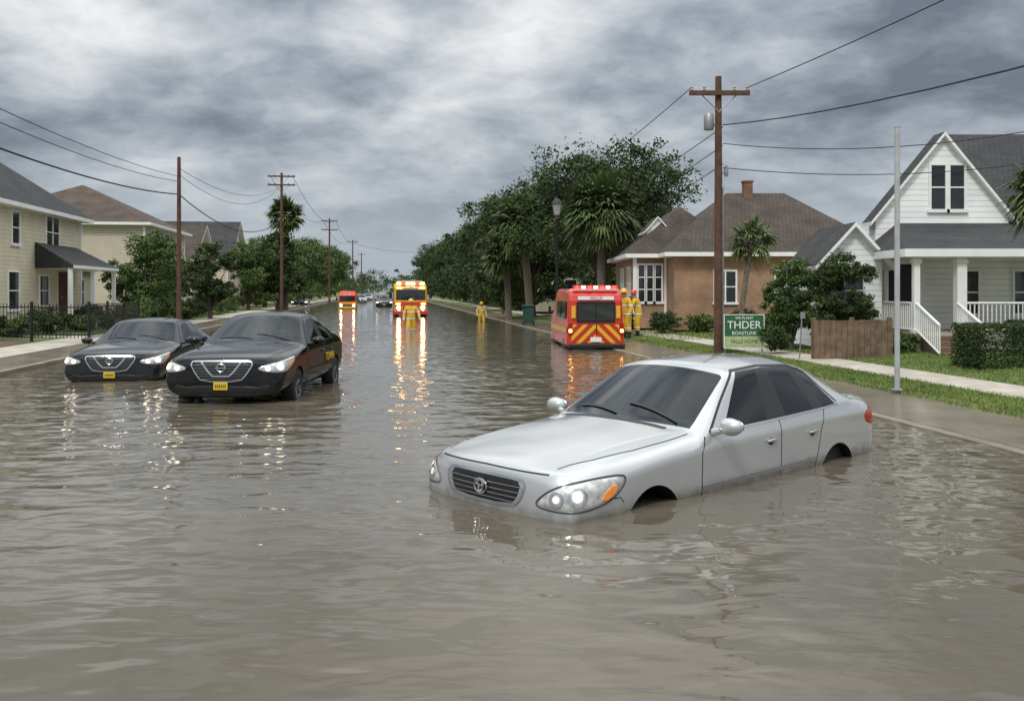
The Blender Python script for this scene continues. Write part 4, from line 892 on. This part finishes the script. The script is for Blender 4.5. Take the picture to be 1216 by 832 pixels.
def hip(mb,x0,x1,y0,y1,ze,zr,ov=.4,inset=None,fas=.16):
    x0-=ov;x1+=ov;y0-=ov;y1+=ov; W_=x1-x0;D_=y1-y0
    if W_>=D_: i=(D_/2 if inset is None else inset); r=[(x0+i,(y0+y1)/2,zr),(x1-i,(y0+y1)/2,zr)]; rf=[(4,5,9,8),(5,6,9),(6,7,8,9),(7,4,8)]
    else: i=(W_/2 if inset is None else inset); r=[((x0+x1)/2,y0+i,zr),((x0+x1)/2,y1-i,zr)]; rf=[(4,5,8),(5,6,9,8),(6,7,9),(7,4,8,9)]
    b=[(x0,y0),(x1,y0),(x1,y1),(x0,y1)]
    vs=[(a,c,ze-fas) for a,c in b]+[(a,c,ze) for a,c in b]+r
    mb.add(vs,rf,0); mb.add(vs,[(0,1,5,4),(1,2,6,5),(2,3,7,6),(3,0,4,7),(3,2,1,0)],1)
def gable(mb,x0,x1,y0,y1,ze,zr,axis='y',ov=.35,th=.16,ov1=None):
    o1=ov if ov1 is None else ov1
    if axis=='y':
        xm=(x0+x1)/2; k=(zr-ze)/(xm-x0)
        for s,xe in((-1,x0-ov),(1,x1+ov)):
            z_e=ze-k*ov; vs=[(xe,y0-ov,z_e),(xm,y0-ov,zr),(xm,y1+o1,zr),(xe,y1+o1,z_e)]; vs+=[(a,b,c-th) for a,b,c in vs]
            mb.add(vs,[(0,1,2,3)],0); mb.add(vs,[(7,6,5,4),(0,4,5,1),(2,6,7,3),(3,7,4,0)],1)
    else:
        ym=(y0+y1)/2; k=(zr-ze)/(ym-y0)
        for s,ye in((-1,y0-ov),(1,y1+ov)):
            z_e=ze-k*ov; vs=[(x0-o1,ye,z_e),(x0-o1,ym,zr),(x1+o1,ym,zr),(x1+o1,ye,z_e)]; vs+=[(a,b,c-th) for a,b,c in vs]
            mb.add(vs,[(0,1,2,3)],0); mb.add(vs,[(7,6,5,4),(0,4,5,1),(2,6,7,3),(3,7,4,0)],1)
def pent(mb,x0,x1,y0,y1,z0,ze,zr,axis='y',m=0):
    if axis=='y':
        xm=(x0+x1)/2; p=[(x0,z0),(x1,z0),(x1,ze),(xm,zr),(x0,ze)]; vs=[(a,y0,b) for a,b in p]+[(a,y1,b) for a,b in p]
    else:
        ym=(y0+y1)/2; p=[(y0,z0),(y1,z0),(y1,ze),(ym,zr),(y0,ze)]; vs=[(x0,a,b) for a,b in p]+[(x1,a,b) for a,b in p]
    mb.add(vs,[(0,1,2,3,4),(9,8,7,6,5)]+[(i,(i+1)%5,5+(i+1)%5,5+i) for i in range(5)],m)
RM2=lambda a:[M[a],M['white']]
h=thing('white_house','white sided cottage with dark gabled roof and front porch','house',(12.3,26.5,.2))
mb=MB(); pent(mb,-1.90,1.90,0,.5,0,3.75,6.05); mb.bx(1.92,8,.25,8,0,3.75); mb.bx(-1.2,1.91,.52,6,0,3.7); mb.obj('wall',[M['sid_white']],h)
mb=MB(); gable(mb,-1.90,1.90,0,.5,3.80,6.12,'y',.20,.11,.02); mb.obj('roof',RM2('shingle_dark'),h)
mb=MB(); gable(mb,2.0,8,.25,7.9,3.72,6.75,'x',.35,.12,.05); mb.obj('main_roof',RM2('shingle_dark'),h)
window(h,-.12,-.0,4.55,.40,1.25); window(h,.42,-.0,4.55,.40,1.25)
mb=MB(); mb.bx(-2.05,4.5,-2.9,-.02,.30,.50,0); mb.bx(-2.0,4.5,-2.84,-2.78,0,.30,1); mb.bx(-2.0,-1.94,-2.77,0,0,.3,1); mb.obj('porch_floor',[M['concrete'],M['white']],h)
mb=MB(); xl,xr=-2.35,4.6
vs=[(xl,-3.05,2.66),(xr,-3.05,2.66),(xr,-.01,3.52),(-1.3,-.01,3.52),(xl,-.01,2.66)]; mb.add(vs,[(0,1,2,3),(0,3,4)],0); vs2=[(xl,-3.05,2.66),(xr,-3.05,2.66),(xr,-.01,2.66),(xl,-.01,2.66)]; vs2=vs2+[(a,b,2.46) for a,b,c in vs2]; mb.add(vs2,[(0,1,5,4),(3,0,4,7),(4,5,6,7)],1); mb.obj('porch_roof',RM2('shingle_dark'),h)
for x in(-1.95,-.80,2.2,4.2):
    rr=.08 if x==-1.95 else .125
    mb=MB(); mb.bx(x-rr,x+rr,-2.85,-2.85+2*rr,.50,2.46); mb.bx(x-rr-.03,x+rr+.03,-2.88,-2.82+2*rr,.505,.62); mb.bx(x-rr-.03,x+rr+.03,-2.88,-2.82+2*rr,2.3,2.40); mb.obj('porch_column',[M['white']],h,bevel=.01)
def rail(x0,x1,y0,y1,z,nm='railing',hgt=.78):
    z0,z1=z if isinstance(z,tuple) else (z,z)
    mb=MB(); a=Vector((x0,y0,z0)); b=Vector((x1,y1,z1))
    L=(b-a).length; n=int(L/.11)
    mb.tube([a+Vector((0,0,hgt)),b+Vector((0,0,hgt))],.035,6); mb.tube([a+Vector((0,0,.1)),b+Vector((0,0,.1))],.025,6)
    for i in range(n+1):
        q=a.lerp(b,i/n); mb.tube([q+Vector((0,0,.1)),q+Vector((0,0,hgt))],.018,4)
    mb.obj(nm,[M['white']],h)
rail(-.65,2.05,-2.72,-2.72,.5); rail(2.35,4.1,-2.72,-2.72,.5); rail(-2.0,-2.0,-2.6,-.1,.5)
rail(-2.0,-2.0,-4.2,-2.9,(-.02,.5),'stair_railing'); rail(-.95,-.95,-4.2,-2.9,(-.02,.5),'stair_railing')
mb=MB()
for i in range(4): mb.bx(-1.9,-1.05,-2.92-.32*(i+1)+.001*i,-2.92-.32*i,0,.45-.12*i)
mb.obj('steps',[M['step']],h,bevel=.01)
mb=MB(); mb.bx(-1.55,-.65,-.06,0,.52,2.35); dd=mb.obj('door',[M['darkmetal']],h); mb=MB(); mb.ell((-.75,-.09,1.4),(.03,.03,.03)); mb.obj('handle',[M['chrome']],dd)
mb=MB(); mb.bx(-1.67,-1.56,-.08,0,.52,2.45); mb.bx(-.64,-.53,-.08,0,.52,2.45); mb.bx(-1.67,-.53,-.081,0,2.36,2.46); mb.obj('door_frame',[M['white']],h)
window(h,.75,0,1.55,.55,1.2); window(h,2.6,.25,1.55,.8,1.2)
mb=MB(); pent(mb,-3.75,-2.12,-1.0,1.6,0,2.55,3.35); mb.obj('side_wing_wall',[M['sid_white']],h)
mb=MB(); gable(mb,-3.75,-2.10,-1.0,1.6,2.57,3.47,'y',.27,.12); mb.obj('side_wing_roof',RM2('shingle_dark'),h)
window(h,-2.9,-1.0,1.6,.5,.9)
h=thing('brick_house','brown brick house with brown hipped roof and red chimney','house',(6.4,36.5,.25))
mb=MB(); mb.bx(0,8.2,0,7,0,2.95); mb.bx(-1.35,-.01,1.8,8.5,0,2.95); mb.obj('wall',[M['sid_brown']],h)
mb=MB(); hip(mb,0,8.2,0,7,3.05,5.75,.45,3.3); rf=mb.obj('roof',RM2('shingle_brown'),h)
mb=MB(); hip(mb,-1.35,3,1.8,8.5,3.06,5.15,.4,1.9); mb.obj('wing_roof',RM2('shingle_brown'),h)
mb=MB(); mb.bx(3.55,3.92,3.2,3.6,5.2,6.2,0); mb.bx(3.51,3.96,3.16,3.64,6.2,6.27,0); mb.obj('chimney',[M['brick']],rf)
for x in(-1.05,-.7,-.35): window(h,x,1.8,1.85,.24,1.5,panes=3)
for x0,x1 in((-1.40,-1.25),(-.12,-.02)): mb=MB(); mb.bx(x0,x1,1.70,1.79,0,2.9); mb.obj('corner_trim',[M['white']],h)
window(h,-1.35,3.4,1.85,.9,1.3,rz=R(-90),cols=2); window(h,-1.35,5.8,1.85,.9,1.3,rz=R(-90),cols=2)
mb=MB(); pent(mb,-.7,.2,2.6,4.2,3.4,4.15,4.6); dm=mb.obj('dormer',[M['white']],h); mb=MB(); gable(mb,-.7,.2,2.6,4.4,4.17,4.68,'y',.12,.07); mb.obj('dormer_roof',RM2('shingle_brown'),dm); window(h,-.25,2.6,3.9,.4,.45)
window(h,4.4,0,1.7,.8,1.2,cols=2); window(h,2.0,0,1.7,.8,1.2,cols=2); window(h,6.6,0,1.7,.7,1.1)
h=thing('pale_house','pale two storey house half hidden by street trees','house',(4.2,66,.3))
mb=MB(); mb.bx(-2.8,7,0,9,0,3.9); mb.obj('wall',[M['sid_cream']],h); mb=MB(); hip(mb,-2.8,7,0,9,4.0,6.6); mb.obj('roof',RM2('shingle_dark'),h)
for x in(-1.8,0,2,4): window(h,x,0,1.6,.8,1.3); window(h,x,0,3.2,.8,.9)
def lhouse(label,a,b,L,Dp,ze,zr,wall,roof,wins,extras=None,gab=False,name='cream_house'):
    h=thing(name,label,'house',S(a,b,.2),rz=TH)
    mb=MB()
    if gab: pent(mb,-Dp,0,0,L,0,ze,zr-.05,'x' if gab=='x' else 'y')
    else: mb.bx(-Dp,0,0,L,0,ze-.1)
    mb.obj('wall',[M[wall]],h)
    mb=MB()
    if gab: gable(mb,-Dp,0,0,L,ze,zr,'x' if gab=='x' else 'y',.4)
    else: hip(mb,-Dp,0,0,L,ze,zr,.45)
    mb.obj('roof',RM2(roof),h)
    for yy in(0,L): mb=MB(); mb.bx(-.07,.02,yy-.09,yy+.09,0,ze-.2); mb.obj('corner_trim',[M['white']],h)
    for (y,z,w_,hh,c) in wins: window(h,0,y,z,w_,hh,rz=R(90),cols=c)
    if extras: extras(h)
    return h
def exA(h):
    mb=MB(); 
    vs=[(.02,6.6,3.55),(.02,11.6,3.55),(1.7,12.3,2.62),(1.7,5.9,2.62)]; vs+=[(a,b,2.50) for a,b,c in vs]; mb.add(vs,[(0,3,2,1),(0,4,7,3),(1,2,6,5)],0); mb.add(vs,[(3,7,6,2),(4,5,6,7)],1); mb.obj('porch_roof',RM2('shingle_dark'),h)
    for y in(6.1,9.0,12.1):
        mb=MB(); mb.bx(1.45,1.6,y-.08,y+.08,.3,2.5); mb.obj('porch_column',[M['white']],h)
    mb=MB(); mb.bx(.001,1.7,6.0,12.2,0,.3); mb.obj('porch_floor',[M['concrete']],h)
    mb=MB(); mb.bx(0,.06,9.4,10.35,.32,2.4); d=mb.obj('door',[M['door']],h); mb=MB(); mb.ell((.09,9.5,1.3),(.03,.03,.03)); mb.obj('handle',[M['chrome']],d)
    mb=MB(); mb.bx(-5,-.6,12.52,16.2,0,2.6); mb.obj('wing_wall',[M['sid_cream']],h)
    mb=MB(); hip(mb,-5,-.6,12.9,16.2,2.7,3.7,.3); mb.obj('wing_roof',RM2('shingle_dark'),h); window(h,-.6,14.3,1.5,.8,1.2,rz=R(90))
lhouse('cream two storey house with dark shingle roof and low porch',33,-13.9,12.4,7.6,4.9,8.1,'sid_cream','shingle_dark',[(1.0,4.0,1.0,1.4,2),(4.6,4.0,.7,1.2,1),(8.6,4.05,1.5,1.3,2),(1.3,1.6,1.0,1.4,2),(4.4,1.6,1.0,1.4,1),(7.6,1.6,1.0,1.2,1)],exA)
lhouse('tan two storey house with brown shingle roof',57,-13.9,11,10,5.6,8.3,'sid_tan','shingle_red',[(2,4.6,1.2,1.3,2),(5.5,4.6,1.2,1.3,2),(9,4.6,1.2,1.3,2),(2,1.7,1.2,1.3,2),(8,1.7,1.2,1.3,1)],None,name='tan_house')
lhouse('low tan house with brown gabled roof',72,-14.2,8,9,4.2,6.8,'sid_tan','shingle_brown',[(2,1.7,1.2,1.3,2),(5.5,1.7,1.2,1.3,2)],None,'x',name='tan_house')
lhouse('cream house with dark blue grey gabled roof',84,-13.5,10,11,4.6,8.0,'sid_cream','shingle_dark',[(2,1.7,1.2,1.3,2),(5.0,3.6,1.0,1.0,1),(8,1.7,1.2,1.3,2)],None,'x')
lhouse('beige house with dark roof among trees',100,-13.8,12,11,5.4,8.6,'sid_tan','shingle_dark',[(2,1.7,1.2,1.3,2),(6,4,1.0,1.3,1),(9,1.7,1.2,1.3,2)],None,name='beige_house')
lhouse('pale house with dark hipped roof down the street',122,-14,12,11,5.2,8.2,'sid_cream','shingle_dark',[(2,1.7,1.2,1.3,2),(8,1.7,1.2,1.3,2)],None)

# fences
t=thing('wooden_fence','low weathered brown board fence on the lawn','fence',(7.3,22.4,.15)); mb=MB()
for i in range(14): mb.box(i*.137+.06,0,.47+random.uniform(-.012,.012),.128,.022,.94,0,ry=random.uniform(-.008,.008))
mb.obj('boards',[M['fencewood']],t); mb=MB(); mb.box(.93,.04,.25,1.9,.04,.08); mb.box(.93,.04,.75,1.9,.04,.08)
for x in(.02,.95,1.86): mb.box(x,.09,.5,.09,.09,1.0)
mb.obj('rail',[M['fencewood']],t)
def mfence(loc,rz,k0):
    t=thing('metal_fence','black metal picket fence beside the pavement','fence',loc,rz=rz)
    for k in range(k0,4):
        mb=MB(); mb.box(k*2.0,0,.62,.07,.07,1.35); mb.obj('fence_post',[M['darkmetal']],t)
    for k in range(3):
        mb=MB(); mb.box(k*2+1,0,.25,1.92,.03,.04); mb.box(k*2+1,0,1.12,1.92,.03,.04)
        for i in range(15): mb.box(k*2+.12+i*.126,0,.68,.016,.016,1.1)
        mb.obj('fence_panel',[M['darkmetal']],t)
mfence((-13.2,28.9,.16),R(170),0); mfence((-13.25,29.0,.16),R(98),1)

# ------------------------------------------------------------------ vegetation
tree('large spreading oak with broad dark crown beside the street',(5.0,50,.2),9.3,4.8,48000,.10,'leaf',.34,seed=5,base=.30,nb=16,flat=.95)
tree('dense dark oak behind the palm beside the street',(1.3,60,.15),8.8,3.6,28000,.11,'leaf',.28,seed=8,base=.08,nb=12,skirt=5)
T1=tree('dark street oak lining the flooded road',S(78,11.4,.15),10.8,4.8,32000,.135,'leaf',.3,seed=9,base=.06,nb=13,group='trees lining the street',skirt=6)
T2=tree('dark street oak lining the flooded road',S(92,12.6,.15),11.5,5.2,32000,.145,'leaf',.3,seed=12,base=.05,nb=13,group='trees lining the street',skirt=6)
for i,(a,b,s) in enumerate([(108,12,1.0),(124,12.5,1.05),(142,12.5,1.05),(162,13,1.1),(186,13.5,1.2),(215,14,1.25),(250,15,1.35),(300,16,1.5),(66,16.5,.95),(80,21,1.1),(98,21,1.0),(85,14.5,.9),(100,14,.95),(116,15.5,1.0),(134,15,1.0)]):
    copy_thing((T1,T2)[i%2],S(a,b,.15),i*1.3,(s,s,s*.95))
T3=tree('leafy green tree in a front yard',S(94,-11.6,.2),6.8,3.0,15000,.12,'leaf2',.2,seed=15,base=.12,nb=9,group='front yard trees',skirt=3)
for i,(a,b,s) in enumerate([(106,-11.4,1.15),(120,-11.8,1.2),(140,-12.4,1.4),(165,-12.6,1.6),(195,-13,1.7),(235,-13.5,1.9),(285,-14.5,2.1),(80,-11.2,.85),(150,-20,1.5),(130,-26,1.5)]):
    copy_thing(T3,S(a,b,.2),i*2.1,(s,s,s))
tree('bushy dark tree in front of the tan house',(-18.0,45.5,.2),4.5,1.9,15000,.08,'leaf2',.13,seed=21,base=.12,nb=9,name='small_tree')
tree('bushy dark tree in front of the tan house',(-18.9,50,.2),4.6,1.8,12000,.09,'leaf',.13,seed=22,base=.12,nb=9,name='small_tree')
tree('bushy green tree beside the utility pole',(-17.6,54,.2),4.4,1.8,13000,.09,'leaf',.13,seed=23,base=.10,nb=9,name='small_tree')
tree('rounded dark tree under the tall palm',(-20.2,80,.2),6.6,2.2,12000,.14,'leaf',.2,seed=24,base=.03,nb=10,name='small_tree')
tree('small leafy tree in front of the porch',(7.75,25.6,.2),2.5,.95,18000,.045,'leaf2',.06,seed=25,base=.08,nb=9,name='small_tree')
tree('small leafy tree in front of the porch',(8.95,25.0,.2),2.6,1.05,20000,.045,'leaf',.06,seed=26,base=.06,nb=10,name='small_tree')
palm('tall palm with full round crown on the verge',(4.15,43,.15),5.3,2.3,240,.2,seed=2,leaflets=20,lw=1.2,emin=-65)
palm('shaggy palm beside the flooded kerb',(1.05,54,.1),5.6,2.2,180,.22,(-.5,0),seed=4,leaflets=18,lw=1.3,emin=-80)
palm('shaggy palm beside the flooded kerb',(-.2,57,.1),3.9,1.9,130,.2,(-.2,0),seed=6,leaflets=16,lw=1.3,emin=-80)
palm('small leaning palm in front of the brick house',(8.1,33,.2),3.35,1.15,70,.09,(.45,0),seed=7,lw=.6)
palm('tall palm with round crown beside the utility pole',(-19.8,81,.2),8.2,2.15,150,.22,seed=10,lw=1.5,emin=-60)
palm('small palm beside the white house porch',(11.75,20.2,.2),3.7,1.25,80,.12,seed=13,lw=.6)
bush('clipped dark hedge in front of the white porch',(10.9,19.3,.15),1.5,.5,.95,18000,.035,'leaf',name='hedge',category='hedge',box=True)
bush('clipped dark hedge in front of the white porch',(12.9,21.5,.2),1.2,.5,.9,10000,.035,'leaf',name='hedge',category='hedge',box=True)
for (x,y,rx,rz_,ml) in((5.9,35.6,.8,.9,'leaf'),(7.2,35.4,.7,.8,'leaf2'),(9.0,35.2,1.0,1.0,'leaf'),(10.4,34,.9,1.2,'leaf2'),(4.6,37,.6,.8,'leaf'),(7.0,24.4,.5,.7,'leaf'),(9.9,23.6,.5,.6,'leaf2'),(12.9,22.9,.4,.8,'leaf2')):
    bush('rounded shrub planted in front of a house',(x,y,.15),rx,rx*.8,rz_,4500,.045,ml,group='garden shrubs')
for i,(a,b,rx,rz_,ml) in enumerate([(31.5,-12.5,.8,1.0,'leaf'),(33.5,-12.3,.7,.8,'leaf2'),(35.5,-12.4,.9,1.0,'leaf'),(38,-11.8,.8,.9,'leaf2'),(40.5,-11.8,1.0,1.1,'leaf'),(43.5,-11.2,1.1,1.3,'leaf2'),(46.5,-11.3,1.0,1.2,'leaf'),(50,-11.2,1.2,1.4,'leaf2'),(54,-10.8,1.0,1.2,'leaf'),(58,-11,1.3,1.3,'leaf'),(63,-11,1.3,1.5,'leaf2'),(69,-11,1.3,1.4,'leaf'),(29,-13.5,.8,.9,'leaf'),(27.5,-12.2,.6,.6,'leaf2')]):
    bush('rounded shrub in a front garden',S(a,b,.15),rx,rx,rz_,4200,.06,ml,group='garden shrubs')
P=[]
for i in range(260):
    a=rng.uniform(380,560); b=rng.uniform(-130,130); r_=rng.uniform(4,8); c=S(a,b,rng.uniform(2,8)); P.append((c.x,c.y,c.z,r_,r_,r_*.8))
o=link('woodland',quadcloud('woodland',leaves(crown_points(P,60000,40),.5),[M['leaf']])); o['kind']='stuff'
P=[]
for i in range(160):
    a=rng.uniform(60,350); b=rng.choice([-1,1])*rng.uniform(30,60); r_=rng.uniform(3,5); c=S(a,b,rng.uniform(2,5)); P.append((c.x,c.y,c.z,r_,r_,r_*.8))
o=link('woodland',quadcloud('woodland',leaves(crown_points(P,50000,40),.3),[M['leaf']])); o['kind']='stuff'
print('objects',len(bpy.data.objects))
